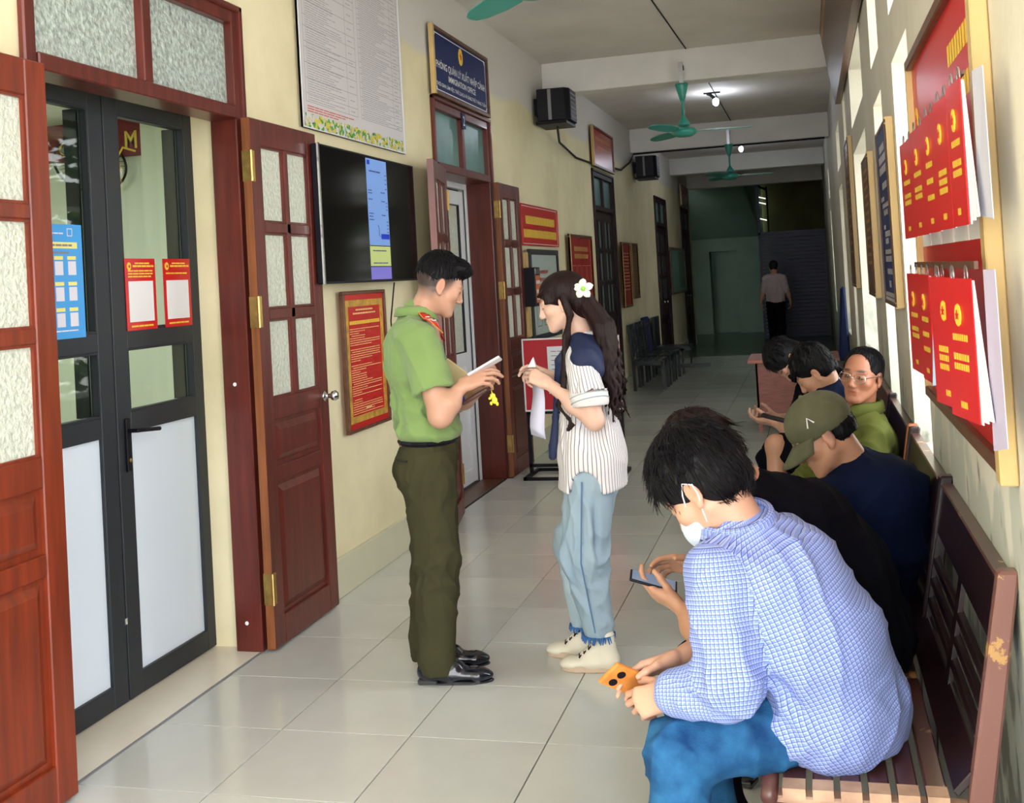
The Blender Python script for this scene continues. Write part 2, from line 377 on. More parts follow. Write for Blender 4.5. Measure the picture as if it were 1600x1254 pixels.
def door_frame(n, y0, y1, wood, tglass, ztop=2.90, panes=2, xin=-.64, label=None):
    d = root('door_%d' % n, (XL, (y0+y1)/2, 0), kind='structure')
    if label: d['label'] = label
    b = B(); w = .06
    b.box(xin, XL+.012, y0, y0+w, 0, ztop); b.box(xin, XL+.012, y1-w, y1, 0, ztop); b.box(xin, XL+.012, y0+w, y1-w, ztop-.07, ztop)
    b.box(xin, XL+.02, y0+w, y1-w, 2.395, 2.455)
    ym = (y0+y1)/2; b.box(XL-.06, XL+.008, ym-.03, ym+.03, 2.455, ztop-.07)
    b.obj('door_frame', wood, d, bevel=.005)
    for a0, a1 in ((y0+w, ym-.03), (ym+.03, y1-w)): B().box(XL-.035, XL-.028, a0, a1, 2.455, ztop-.07).obj('transom_pane', tglass, d)
    # moulding round the opening
    b = B(); b.box(XL, XL+.028, y0-.018, y0+.012, 0, ztop+.018); b.box(XL, XL+.028, y1-.012, y1+.018, 0, ztop+.018); b.box(XL, XL+.028, y0-.018, y1+.018, ztop-.012, ztop+.018)
    b.obj('frame_moulding', wood, d, bevel=.006)
    return d
# door 1: the near office
d1 = door_frame(1, 3.07, 4.50, 'wood', 'figglass_t', xin=-.62)
wood_leaf(d1, (-.47, 3.09, 0), 0, -1, 'woodlit', 'figglass', 'red wooden leaf in a lit orange tone, folded back against the wall', hinges=False)
wood_leaf(d1, (-.468, 4.445, 0), 0, 1, 'wood', 'figglass', 'dark red wooden leaf with a chrome knob', knob=True, edge='woodedge')
B().box(-.82, -.5, 3.02, 4.56, -.01, .002).obj('threshold', 'threshold', d1)
b = B().box(-.502, -.49, 3.0, 4.5, -.01, .0035); b.obj('threshold_strip', 'ink', d1)
bb = B()
for z in (.13, 1.2): bb.lathe((-.56, 4.4385, z), [(.009, 0), (.009, .002), (.001, .003)], 10, (0, -1, 0))
bb.obj('bolt_cap', 'white', d1)
# plaster reveal between the two door sets
tag(B().box(-.78, -.62, 4.50, 4.62, 0, 2.46).box(-.78, -.62, 2.98, 3.09, 0, 2.46).box(-.78, -.62, 2.98, 4.62, 2.44, 2.92).obj('wall_reveal', 'wall'), kind='structure')
def alu_leaf(y0, y1, hy, name='metal_leaf'):
    b = B(); s = .092
    def bx(a0, a1, z0, z1, x0=-.80, x1=-.755): b.box(x0, x1, a0, a1, z0, z1)
    bx(y0, y0+s, .006, 2.44); bx(y1-s, y1, .006, 2.44)
    for z0, z1 in ((.006, .095), (1.065, 1.148), (1.405, 1.483), (2.375, 2.44)): bx(y0+s, y1-s, z0, z1)
    o = b.obj(name, 'alu', d1, bevel=.003)
    B().box(-.785, -.772, y0+s-.01, y1-s+.01, .085, 1.075).obj('frosted_panel', 'frost', o)
    for z0, z1 in ((1.148, 1.405), (1.483, 2.375)):
        B().box(-.783, -.779, y0+s, y1-s, z0, z1).obj('pane', 'clear', o)
        bb = B(); ring3(bb, y0+s, y1-s, z0, z1, .008, -.79, -.757); bb.obj('gasket', 'alublack', o)
        bb = B().box(-.86, -.80, y1-s-.012, y1-s+.002, z0, z1); bb.obj('side_bead', 'alublack', o)
    return o
al = alu_leaf(3.16, 3.838, 3.16); ar = alu_leaf(3.846, 4.525, 4.52)
b = B().box(-.81, -.75, 3.10, 3.158, 0, 2.5).box(-.81, -.75, 4.527, 4.56, 0, 2.5).box(-.81, -.75, 3.1, 4.56, 2.442, 2.5); b.obj('metal_frame', 'alu', d1)
hb = B().box(-.755, -.742, 3.885, 3.912, .91, 1.125); hb.tube([(-.745, 3.898, 1.075), (-.70, 3.898, 1.075), (-.695, 3.93, 1.073), (-.697, 4.05, 1.062)], .009, 8); hb.obj('lever_handle', 'black', ar, bevel=.003)
B().lathe((-.742, 3.899, .955), [(.008, 0), (.008, .004), (.001, .005)], 10, (1, 0, 0)).obj('key_cylinder', 'brass', ar)
B().box(-.757, -.752, 3.83, 3.845, .31, .335).obj('latch_plate', 'chrome', ar)
# sheets stuck on the glass doors (scan codes left blank)
def sheet(y0, y1, z0, z1, m, label, x=-.752, name='poster'):
    F = Face((x, y0, z0), (0, 1, 0), (0, 0, 1)); b = B(); F.plate(b, 0, y1-y0, 0, z1-z0, -.001, .001); o = b.obj(name, m)
    tag(o, label, 'poster'); return F, o, y1-y0, z1-z0
for y0, y1, lab, two in ((3.937, 4.152, 'red notice with gold badge on the glass door, nearer the black handle', 1), (4.212, 4.426, 'red notice with gold badge on the glass door, at its hinge side', 0)):
    F, o, w, h = sheet(y0, y1, 1.478, 1.778, 'redbright', lab)
    b = B(); F.plate(b, .02, w-.02, .035, .205, .001, .0018); b.obj('white_square', 'white', o, bevel=.0005)
    emblem('badge', F, .027, h-.033, .016, o, .0012)
    b = B(); dashes(b, F, .07, w-.03, h-.02, .006, .0014, (.02, .04), .003); dashes(b, F, .055, w-.01, h-.032, .008, .0014, (.02, .04), .003, 3)
    for i in range(3 if two else 1): dashes(b, F, .02, w-.02, h-.052-i*.012-(0 if two else .012), .006, .0014, (.02, .04), .003, i)
    dashes(b, F, .03, w-.03, .017, .007, .0014, (.03, .05), .003, 5); b.obj('lettering', 'yellow', o)['kind'] = 'stuff'
M['skyblue'] = mat('sky blue print', (.03, .33, .80), .3)
F, o, w, h = sheet(3.40, 3.67, 1.472, 1.906, 'skyblue', 'sky blue notice with yellow labels and white squares on the glass door')
o['label'] = 'sky blue notice with rows of white squares on the glass door'
YL = mat('pale yellow', (.85, .80, .25), .5); WS = mat('pale lilac', (.75, .75, .85), .5)
b = B(); b2 = B(); b3 = B()
F.plate(b, .05, w-.03, h-.092, h-.068, .001, .0015)
for i in range(3):
    for j in range(3):
        a = .03+j*.075; z = h-.135-i*.098; q = B(); F.plate(q, a, a+.05, z, z+.014, .001, .0015); q.obj('yellow_label', YL, o); q = B(); F.plate(q, a+.003, a+.049, z-.058, z-.006, .001, .0015); q.obj('white_square', WS, o)
dashes(b2, F, .05, w-.10, h-.035, .005, .0012, (.02, .03), .003); dashes(b2, F, .03, w-.03, .03, .005, .0012, (.04, .06), .002)
F.ring(b2, w-.085, w-.055, h-.045, h-.015, .003, .001, .0015)
dashes(b3, F, .05, w-.08, h-.108, .008, .0014, (.02, .04), .003); dashes(b3, F, .06, w-.06, h-.08, .008, .0018, (.02, .04), .003)
b.obj('yellow_label', YL, o); b2.obj('white_lettering', WS, o)['kind'] = 'stuff'; b3.obj('lettering', 'ink', o)['kind'] = 'stuff'
# office seen through the glass
tag(B().box(-4.5, -.8, 1.2, 7.2, 2.98, 3.1).obj('ceiling_office', 'beam'), kind='structure')
tag(B().box(-4.5, -2.62, 7.0, 7.1, 0, 3.0).box(-2.62, -.76, 6.9, 7.1, 0, 3.0).box(-4.6, -4.5, 1.2, 7.1, 0, 3.0).box(-4.5, -.76, 1.1, 1.2, 0, 3).obj('wall_office', mat('pale office paint', (.66, .67, .56), .7)), kind='structure')
tag(B().box(-4.5, -.77, 1.2, 7.1, -.009, .0).obj('floor_office', 'plinth'), kind='structure')
lamp('AREA', 'office fill light', (-2.6, 4.4, 2.95), 85, (.93, .97, 1), 1.2, sy=1.2)  # added fill to brighten the office, no fixture modelled
F = Face((-3.95, 6.985, 2.66), (1, 0, 0), (0, 0, 1)); b = B(); F.plate(b, 0, 1.28, 0, .28, 0, .01)
bn = tag(b.obj('banner', mat('dull red cloth', (.20, .02, .025), .8)), 'dull red banner with yellow capitals high on the office wall behind glass', 'banner')
b = B(); letters(b, F, 'CÔNG', .80, .12, .42, .15, .011, .02); letters(b, F, 'M', 1.20, .12, .10, .13, .011, .02); b.obj('lettering', 'yellow', bn)['kind'] = 'stuff'
fr = root('wall_fan', (-3.05, 6.9, 2.62), 'black wall fan on the office wall seen through the glass door', 'fan', local=True)
b = B(); b.tube([(.31*math.cos(a*PI/16), 0, .20*math.sin(a*PI/16)) for a in range(33)], .009, 6, False)
for k in range(36):
    a = k*PI/18; b.tube([(.06*math.cos(a), -.05, .04*math.sin(a)), (.2*math.cos(a), -.06, .13*math.sin(a)), (.31*math.cos(a), 0, .2*math.sin(a))], .002, 4)
b.obj('cage', 'black', fr); fr.rotation_euler = (.1, .25, 0)
b = B().lathe((0, -.02, 0), [(.05, 0), (.055, .03), (.04, .1), (.02, .12)], 14, (0, 1, 0)).box(-.03, .03, .05, .1, -.05, .05); b.obj('motor', 'black', fr, True)
for k in range(3):
    a = k*2*PI/3+.4; c, s_ = math.cos(a), math.sin(a)
    bb = B().hexa([(.04*c-.03*s_, -.03, .04*s_*.7+.03*c), (.25*c-.07*s_, -.04, .17*s_+.06*c), (.25*c+.07*s_, -.02, .17*s_-.06*c), (.04*c+.03*s_, -.01, .04*s_*.7-.03*c),
                   (.04*c-.03*s_, -.026, .04*s_*.7+.03*c), (.25*c-.07*s_, -.036, .17*s_+.06*c), (.25*c+.07*s_, -.016, .17*s_-.06*c), (.04*c+.03*s_, -.006, .04*s_*.7-.03*c)])
    bb.obj('blade', 'ink', fr)
o = B().tube([(-2.66, 6.89, 2.68), (-2.70, 6.80, 2.70), (-2.75, 6.80, 2.63), (-2.76, 6.84, 2.55)], .008, 8).obj('conduit', 'yellow'); tag(o, 'bent yellow conduit on the office wall behind the glass door', 'pipe')
B().ell((-2.76, 6.85, 2.53), (.025, .025, .03)).obj('switch_bulb', 'white', o, True)

# door 2
d2 = door_frame(2, 7.17, 8.56, 'wood', 'tealglass', xin=-.70)
wood_leaf(d2, (-.468, 8.52, 0), 0, 1, 'wood', 'figglass', 'dark red leaf folded back beyond the doorway', edge='woodedge', w=.66)
lf = wood_leaf(d2, (-.47, 7.21, 0), .20, -1, 'wood', 'figglass', 'dark red leaf swung out nearly edge on', hinges=True, w=.66)
B().box(-.0, .042, -.6615, -.66, .012, 2.4).obj('lit_edge', 'woodlit', lf)  # free edge painted in the lit wood tone
b = B(); x0, x1 = -.75, -.69
ring3(b, 7.23, 8.50, .0, 2.40, .05, x0, x1, bottom=False); ring3(b, 7.29, 8.40, .02, 2.33, .11, x0+.005, x1-.008); b.box(x0+.005, x1-.008, 7.40, 8.29, .95, 1.05)
pv = b.obj('white_inner_door', 'pvc', d2, bevel=.004)
B().box(-.722, -.716, 7.38, 8.31, 1.03, 2.24).obj('pane', 'figglass', pv); B().box(-.725, -.712, 7.38, 8.31, .11, .97).obj('white_panel', 'pvc', pv)
b = B(); ring3(b, 7.40, 8.29, 1.05, 2.22, .007, -.72, -.696); b.box(-.7, -.694, 8.425, 8.432, 0, 2.35); b.obj('gasket', 'alublack', pv)
B().box(-.69, -.49, 7.2, 8.5, -.01, .002).obj('threshold', 'brownmold', d2)
B().box(-.50, -.485, 7.2, 8.5, -.01, .004).obj('threshold_strip', 'dark', d2)
F = Face((XL+.014, 7.82, 2.76), (0, 1, 0), (0, 0, 1)); b = B(); F.plate(b, 0, .09, 0, .12, 0, .004); np_ = b.obj('number_plate', 'navy'); tag(np_, 'small blue plate with a white 2 above the second doorway', 'number plate')
b = B(); letters(b, F, '2', .045, .06, .04, .075, .006, .02); b.obj('numeral', 'white', np_)
# doors 3, 4, 5: closed, dark
for n, (y0, y1) in zip((3, 4, 5), DY[2:]):
    d = door_frame(n, y0, y1, 'wooddark', 'tealglass', ztop=2.88)
    w = (y1-y0-.12)/2-.003
    wood_leaf(d, (-.56, y0+.06, 0), 0, 1, 'wooddark', 'tealglass', w=w, hinges=False)
    wood_leaf(d, (-.56, y1-.06, 0), 0, -1, 'wooddark', 'tealglass', w=w, hinges=False, knob=(n > 3))
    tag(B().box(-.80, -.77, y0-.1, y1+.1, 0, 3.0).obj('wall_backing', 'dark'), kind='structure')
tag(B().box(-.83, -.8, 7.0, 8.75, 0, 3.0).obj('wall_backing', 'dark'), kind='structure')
tag(B().box(-.83, -.8, 3.0, 4.62, 2.5, 3.0).obj('wall_backing', 'beam'), kind='structure')

# ============================================================ END OF THE CORRIDOR
M['enddark'] = mat('dim green wash', (.20, .30, .22), .7, var=.15, vscale=1.5)
M['endwall'] = mat('dull green grey wall', (.24, .36, .29), .7, var=.15, vscale=1.2)
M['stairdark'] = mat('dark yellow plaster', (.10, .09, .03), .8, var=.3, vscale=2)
M['gate'] = mat('dark blue steel shutter', (.008, .009, .03), .4, .3)
b = B().box(-1.1, -.37, 27, 27.1, 0, 3.6).box(.28, .95, 27, 27.1, 0, 3.6).box(-.37, .28, 27, 27.1, 2.02, 3.6).box(-1.2, -1.1, 23.9, 27.1, 0, 3.6).box(-.37, .28, 27.5, 27.6, 0, 2.1).box(.28, .3, 27.1, 27.5, 0, 2.05).box(-.4, -.37, 27.1, 27.5, 0, 2.05).box(-.4, .3, 27.1, 27.6, 2.02, 2.1)
tag(b.obj('wall_end', 'endwall'), kind='structure')
st = root('staircase', (.2, 25.4, 2.3), 'underside of a concrete staircase at the dark corridor end', 'stairs')
B().hexa([(-1.1, 26.95, 2.33), (.88, 26.95, 2.33), (.62, 24.3, 3.6), (-1.1, 24.3, 3.6), (-1.1, 27, 2.45), (.88, 27, 2.45), (.62, 24.3, 3.74), (-1.1, 24.3, 3.74)]).obj('soffit', 'endwall', st)
b = B().box(.84, .90, 26.9, 26.96, 2.3, 3.6).box(1.07, 1.11, 26.85, 26.9, 2.2, 3.5).beam((.86, 26.9, 3.55), (1.1, 26.87, 3.42), .05, .05); b.obj('rail_frame', 'dark', st)
M['slit'] = mat('stair daylight glow', (.9, .9, .75), .5, emit=((1, .98, .8), 1.1))  # glowing strips stand in for daylight through the stair openings
for k, z in enumerate((3.22, 3.09, 2.81, 2.70)):
    if k != 2: B().hexa([(.90, 26.88, z+.03), (1.06, 26.86, z-.02), (1.06, 26.87, z-.02), (.90, 26.89, z+.03), (.90, 26.88, z+.055), (1.06, 26.86, z+.01), (1.06, 26.87, z+.01), (.90, 26.89, z+.055)]).obj('light_slit', 'slit', st)
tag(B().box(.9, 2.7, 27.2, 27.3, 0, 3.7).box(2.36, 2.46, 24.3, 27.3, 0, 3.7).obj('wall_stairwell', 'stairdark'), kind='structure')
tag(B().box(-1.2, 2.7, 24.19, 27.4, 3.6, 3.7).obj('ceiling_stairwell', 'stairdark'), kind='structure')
g = root('steel_gate', (1.6, 24.6, 0), 'dark slatted steel gate closing the corridor end', 'gate')
b = B().box(.93, .99, 24.6, 24.66, 0, 3.5).box(.93, 2.36, 24.6, 24.66, 2.28, 2.34).box(2.31, 2.36, 24.6, 24.66, 0, 2.3); b.obj('frame', 'gate', g)
for i in range(28): B().box(.99, 2.31, 24.61, 24.64, .02+i*.081, .092+i*.081).obj('slat', 'gate', g)

# ============================================================ OUTSIDE (through the openings)
tag(B().box(2.7, 30, -20, 40, -.5, -.12).box(-30, 2.7, -40, -3, -.5, -.12).obj('ground_yard', mat('concrete yard', (.58, .57, .53), .8, var=.1)), kind='structure')
hv = []; hf = []
for i in range(12000):
    y = rng.uniform(7.0, 26); z = rng.uniform(-.2, 5.4); x = 3.5+rng.uniform(0, .7)-.15*math.sin(y*2); n = rng.normal(size=3); n /= np.linalg.norm(n); t_ = np.cross(n, [0, 0, 1]); t_ /= max(np.linalg.norm(t_), .1); u_ = np.cross(n, t_); r = rng.uniform(.07, .17)
    c = np.array([x, y, z]); k = len(hv); hv += [c-t_*r, c-u_*r*.5, c+t_*r, c+u_*r*.5]; hf.append((k, k+1, k+2, k+3))
hd = meshobj('hedge', hv, hf, mat('hedge leaf', (.06, .14, .015), .5, var=.5, vscale=3)); tag(hd, 'green hedge outside, mirrored in the television screen, raised to block sky light', 'hedge', kind='stuff')  # mirrored greenery, shaped tall and close to block sky light from the openings
# ============================================================ LEFT WALL: BOARDS, SCREEN, SPEAKERS
def on_left(y0, z0, x): return Face((x, y0, z0), (0, 1, 0), (0, 0, 1))
def on_right(y1, z0, x): return Face((x, y1, z0), (0, -1, 0), (0, 0, 1))
def framed(name, F, w, h, label, cat, sheetm, framem, fw_=.03, t=.025, group=None, side=None):
    b = B(); F.plate(b, fw_*.6, w-fw_*.6, fw_*.6, h-fw_*.6, 0, t*.5); o = b.obj(name, sheetm); tag(o, label, cat, group)
    b = B(); F.ring(b, 0, w, 0, h, fw_, 0, t); f = b.obj('frame', framem, o, bevel=.003)
    if side:
        for q in (0, w-fw_): b = B(); F.plate(b, q, q+fw_, 0, h, -.001, t+.002); b.obj('side_rail', side, o, bevel=.003)
    return o
# white price board above the television
F = on_left(5.10, 2.44, -.488); w, h = 1.46, 1.12
pb = B(); F.plate(pb, 0, w, 0, h, 0, .012); o = pb.obj('price_board', 'offwhite'); tag(o, 'large white board of fine print tables above the television', 'notice board')
b = B(); F.ring(b, 0, w, 0, h, .008, .0, .016); b.obj('frame', 'pvc', o)
bl = B(); bt = B(); br_ = B()
rows = 30
for ci, (a0, a1) in enumerate(((.05, .72), (.77, 1.42))):
    for a in (a0, a0+.03, a1-.13, a1): F.rect(bl, a, a+.0025, .14, h-.02, .0125)
    z = .14; i = 0; r = random.Random(3+ci)
    while z < h-.03:
        step = r.choice((.03, .045, .06, .08)) if ci == 0 else r.choice((.022, .035, .05)); F.rect(bl, a0, a1, z, z+.0022, .0125)
        k = 0
        while k < step-.012: dashes(bt, F, a0+.04, a1-.15-(r.random()*.25), z+.012+k, .005, .0126, (.03, .10), .006, i); k += .013; i += 1
        dashes(bt, F, a1-.10, a1-.04, z+step*.5, .006, .0126, (.02, .05), .004, i); z += step
for k in range(3): dashes(br_, F, .06, .66-.1*k, .118-k*.013, .006, .0126, (.04, .1), .006, k)
bl.obj('table_rule', 'ink', o)['kind'] = 'stuff'; bt.obj('lettering', mat('faint ink', (.42, .41, .43), .6), o)['kind'] = 'stuff'; br_.obj('red_lettering', 'redink', o)['kind'] = 'stuff'
fl_ = [B(), B(), B()]
for i in range(420):
    k = i % 3; a = rng.uniform(.02, w-.03); z = rng.uniform(.006, .075); s = rng.uniform(.012, .03); q = rng.uniform(0, 6)
    fl_[k].plane_pts([F.p(a+s*math.cos(q+j*PI/2)*(1 if j % 2 else .45), min(.08, max(.004, z+s*math.sin(q+j*PI/2)*(1 if j % 2 else .45))), .0126+.0003*k+.00001*i) for j in range(4)])
for q, (nm, c) in enumerate((('green_leaf_print', (.08, .35, .04)), ('yellow_blossom_print', (.75, .62, .06)), ('white_blossom_print', (.75, .72, .68)))): fl_[q].obj(nm, mat(nm, c, .5), o)['kind'] = 'stuff'
# television
tvx = -.385; tv = root('television', (tvx, 5.73, 1.63), 'large black television on the wall showing a light blue phone page', 'television')
B().box(tvx-.04, tvx, 5.055, 6.42, 1.632, 2.345).obj('housing', 'black', tv, bevel=.006)
B().box(-.499, tvx-.04, 5.5, 6.0, 1.8, 2.2).obj('wall_bracket', 'black', tv)
b = B(); b.box(tvx-.004, tvx+.006, 5.052, 5.066, 1.63, 2.347); b.obj('side_bezel', 'chrome', tv)
b = B(); b.box(tvx, tvx+.004, 5.066, 6.41, 1.632, 1.643).box(tvx, tvx+.004, 5.066, 6.41, 2.335, 2.343).box(tvx, tvx+.004, 6.405, 6.418, 1.632, 2.343); b.obj('bezel', 'black', tv)
sc = B().box(tvx-.001, tvx+.002, 5.066, 6.405, 1.643, 2.335).obj('screen', 'screen', tv)
def lit(name, c, e=1.0): return mat(name, tuple(x*.3 for x in c), .3, emit=(c, e), spec=.1)
Fs = on_left(5.066, 1.643, tvx+.002)
for nm, a0, a1, z0, z1, c in (('blue_page', .60, .905, .195, .685, (.24, .42, .86)), ('yellow_panel', .60, .905, .078, .19, (.62, .72, .26)), ('lilac_panel', .60, .905, .003, .073, (.25, .22, .72))):
    b = B(); Fs.rect(b, a0, a1, z0, z1, .0006); b.obj(nm, lit(nm, c, .5), sc)
b = B(); i = 0
for z in (.6, .575, .55, .52, .44, .42, .40, .33, .31, .29, .27, .25): Fs.rect(b, .87, .893, z, z+.006, .0012)
for z in (.505, .49, .455, .375, .358, .34): dashes(b, Fs, .615, .68, z, .006, .0012, (.02, .03), .003)
for z in (.50, .45, .37): dashes(b, Fs, .80, .86, z, .006, .0012, (.02, .03), .006)
dashes(b, Fs, .64, .82, .615, .008, .0012, (.04, .08), .003); dashes(b, Fs, .64, .86, .165, .006, .0012, (.04, .08), .003); dashes(b, Fs, .64, .86, .095, .006, .0012, (.04, .08), .003)
b.obj('screen_lettering', mat('dark blue letter', (.03, .05, .25), .5), sc)['kind'] = 'stuff'
b = B(); Fs.rect(b, .775, .90, .232, .262, .0012); Fs.rect(b, .615, .655, .65, .675, .0012); b.obj('page_button', lit('deep blue', (.01, .03, .35)), sc)
b = B(); b.tube([Fs.p(.735, .31, .002), Fs.p(.75, .285, .002), Fs.p(.745, .25, .002), Fs.p(.775, .245, .002)], .0012, 4); b.obj('pointer', 'black', sc)
o = B().tube([(-.44, 6.15, 1.625), (-.47, 6.14, 1.4), (-.485, 6.18, 1.1), (-.485, 6.2, .8)], .005, 6).obj('power_cable', 'black'); tag(o, 'thin black cable hanging down the wall below the television', 'cable')
# red notice in gold frame under it
F = on_left(5.43, .818, -.478); w, h = .60, .77
o = framed('framed_notice', F, w, h, 'tall red notice with gold border hanging under the television', 'notice', 'red', 'brownmold', .018, .025)
b = B(); F.ring(b, .035, w-.035, .05, h-.05, .036, .0125, .016); g_ = b.obj('gold_border', 'gold', o)
b = B()
for i in range(0, 38):
    if i in (8, 15, 30): continue
    z = h-.21-i*.0125; dashes(b, F, .085+(.02 if i % 7 == 3 else 0), .085+.42*random.Random(i).choice((.3, .5, .7, 1, 1)), z, .004, .0132, (.02, .06), .003, i)
dashes(b, F, .18, .42, h-.105, .009, .0132, (.02, .05), .003); dashes(b, F, .14, .46, h-.125, .009, .0132, (.02, .05), .003); dashes(b, F, .26, .34, .115, .01, .0132, (.02, .04), .002)
b.obj('lettering', mat('pale gold', (.8, .5, .2), .5), o)['kind'] = 'stuff'
b = B(); dashes(b, F, .09, .52, h-.175, .02, .0132, (.012, .02), .004); b.obj('heading', 'yellow', o)['kind'] = 'stuff'
# blue office sign
F = on_left(7.14, 2.92, -.478); w, h = 1.36, .49
o = framed('office_sign', F, w, h, 'blue sign reading immigration office above the second doorway', 'sign', 'navy', 'brownmold', .028, .03)
b = B(); F.plate(b, -.004, .03, 0, h, 0, .032); b.obj('side_rail', 'pale', o)
b = B(); F.ring(b, .055, w-.055, .04, h-.04, .007, .015, .016)
for a, z in ((.055, .04), (w-.055, .04), (.055, h-.04), (w-.055, h-.04)): b.tube([F.p(a+.03*math.cos(q*PI/8)*(1 if a < .5 else -1), z+.03*math.sin(q*PI/8)*(1 if z < .2 else -1), .0165) for q in range(5)], .003, 5)
b.obj('white_border', 'white', o)
b = B(); letters(b, F, 'PHÒNG QUẢN LÝ XUẤT NHẬP CẢNH', w/2, .235, 1.18, .095, .0160, .012); letters(b, F, 'IMMIGRATION OFFICE', w/2+.0, .155, .66, .045, .0160, .015)
letters(b, F, 'THỜI GIAN LÀM VIỆC: THỨ 2,3,4,5,6 VÀ SÁNG THỨ 7 HÀNG TUẦN', w/2, .092, 1.2, .05, .0160, .012); b.obj('lettering', 'white', o)['kind'] = 'stuff'
emblem('badge', F, w/2-.02, .37, .062, o, .016)
# two-line red sign
F = on_left(9.36, 1.905, -.482); w, h = 1.45, .375
o = framed('red_sign', F, w, h, 'wide red sign with two lines of yellow capitals beyond the second doorway', 'sign', 'red', 'redbright', .012, .02)
b = B(); F.ring(b, .02, w-.02, .015, h-.015, .005, .0105, .0115); b.obj('white_border', 'white', o)
b = B(); dashes(b, F, .17, w-.14, .235, .075, .011, (.028, .045), .010, 4); dashes(b, F, .08, w-.08, .11, .075, .011, (.028, .045), .010, 9); b.obj('lettering', 'yellow', o)['kind'] = 'stuff'
# glazed notice cabinet
F = on_left(9.46, 1.04, -.46); w, h = 1.14, .83
o = framed('notice_cabinet', F, w, h, 'grey metal framed glazed cabinet of papers under the red sign', 'notice cabinet', 'offwhite', 'alu', .05, .03)
o.data.materials[0] = M['offwhite']; b = B(); F.rect(b, .05, w-.05, .05, h-.05, .029); b.obj('pane', 'clear', o)
M['cabinet_paper'] = mat('cabinet paper', (.74, .73, .74), .7, spec=.1); b = B(); F.rect(b, .05, w-.05, .05, h-.05, .0155); b.obj('backing_paper', 'cabinet_paper', o)
b = B()
for a, z in ((.30, .62), (.30, .55)): dashes(b, F, a-.14, a+.4, z, .03, .017, (.03, .05), .01)
b.obj('red_heading', 'redink', o)['kind'] = 'stuff'
b = B()
for a in (.28, .55, .80):
    F.ring(b, a-.09, a+.09, .12, .42, .008, .0156, .017)
    for k in range(4): dashes(b, F, a-.08, a+.08, .50-k*.025, .008, .0165, (.03, .05), .01, k)
b.obj('paper_print', 'ink', o)['kind'] = 'stuff'
b = B(); F.plate(b, -.12, 0, .05, .80, -.02, .01); b.obj('side_box', 'pale', o)
# suggestion box in front
o = B().box(-.45, -.33, 9.18, 9.38, 1.36, 1.70).obj('suggestion_box', 'black', bevel=.006); tag(o, 'small black box with an orange printed face beside the open leaf', 'box')
F = on_left(9.19, 1.37, -.33); b = B(); F.plate(b, .02, .17, .02, .26, 0, .002); pl = b.obj('printed_face', mat('orange print', (.55, .14, .05), .4), o)
b = B(); dashes(b, F, .03, .16, .2, .03, .003, (.02, .04), .01); dashes(b, F, .03, .16, .12, .03, .003, (.02, .04), .01); dashes(b, F, .03, .16, .06, .03, .003, (.02, .04), .01); b.obj('lettering', 'white', pl)['kind'] = 'stuff'
b = B(); F.plate(b, .02, .17, .27, .32, 0, .003); b.obj('metal_slot', 'chrome', o)
# red chart board
F = on_left(11.24, 1.10, -.47); w, h = 1.24, .955
o = framed('chart_board', F, w, h, 'dark red chart board with pale rails before the third doorway', 'notice board', 'reddark', 'brownmold', .03, .03, side='pale')
b = B(); dashes(b, F, .25, 1.0, .80, .05, .0155, (.04, .07), .012); dashes(b, F, .25, 1.0, .72, .05, .0155, (.04, .07), .012, 2); b.obj('lettering', mat('dull gold', (.45, .22, .04), .5), o)['kind'] = 'stuff'
b = B()
for i in range(4):
    F.ring(b, .12+i*.26, .32+i*.26, .12, .62, .006, .0155, .0165)
    for k in range(3): dashes(b, F, .13+i*.26, .31+i*.26, .4-k*.05, .02, .0165, (.04, .06), .012)
b.obj('chart_box', mat('muted red line', (.5, .12, .07), .5), o)['kind'] = 'stuff'
# two narrow boards past door 3
for y0, w, z0, h, m_, lab in ((14.52, .68, 1.14, .89, 'reddark', 'narrow red board in pale rails past the third doorway, nearer of the pair'), (15.30, .62, 1.24, .79, 'brownmold', 'narrow brown board in pale rails, the farther of the pair')):
    F = on_left(y0, z0, -.465); o = framed('wall_board', F, w, h, lab, 'notice board', m_, 'brownmold', .03, .03, side='pale')
    b = B()
    for k in range(12): dashes(b, F, .1, w-.1, h-.15-k*.045, .018, .0155, (.04, .08), .02, k)
    b.obj('lettering', mat('old gold', (.4, .2, .08), .5), o)['kind'] = 'stuff'
# red plates over doors 3 and 5
for y0, w, z0, h, lab in ((12.90, 1.42, 2.92, .50, 'glossy red plate over the third doorway'), (22.2, 1.4, 2.93, .42, 'dull red plate over the last doorway')):
    F = on_left(y0, z0, -.47); o = framed('door_plate', F, w, h, lab, 'sign', 'reddark', 'brownmold', .03, .03); b = B(); F.plate(b, -.002, .035, 0, h, 0, .031); b.obj('side_rail', 'pale', o)
    b = B(); dashes(b, F, .2, w-.2, h*.72, .05, .0155, (.04, .07), .015); dashes(b, F, .3, w-.3, h*.52, .04, .0155, (.04, .07), .015); b.obj('lettering', mat('rose gold', (.5, .2, .1), .5), o)['kind'] = 'stuff'
# green chalkboard
F = on_left(19.9, 1.17, -.47); o = framed('green_board', F, 2.3, .87, 'pale green board between the two far doorways', 'notice board', mat('faded green board', (.16, .30, .24), .4), 'brownmold', .04, .03)
b = B(); F.plate(b, 1.3, 2.2, .1, .8, .0155, .018); b.obj('green_sheet', mat('darker green', (.10, .20, .14), .5), o)
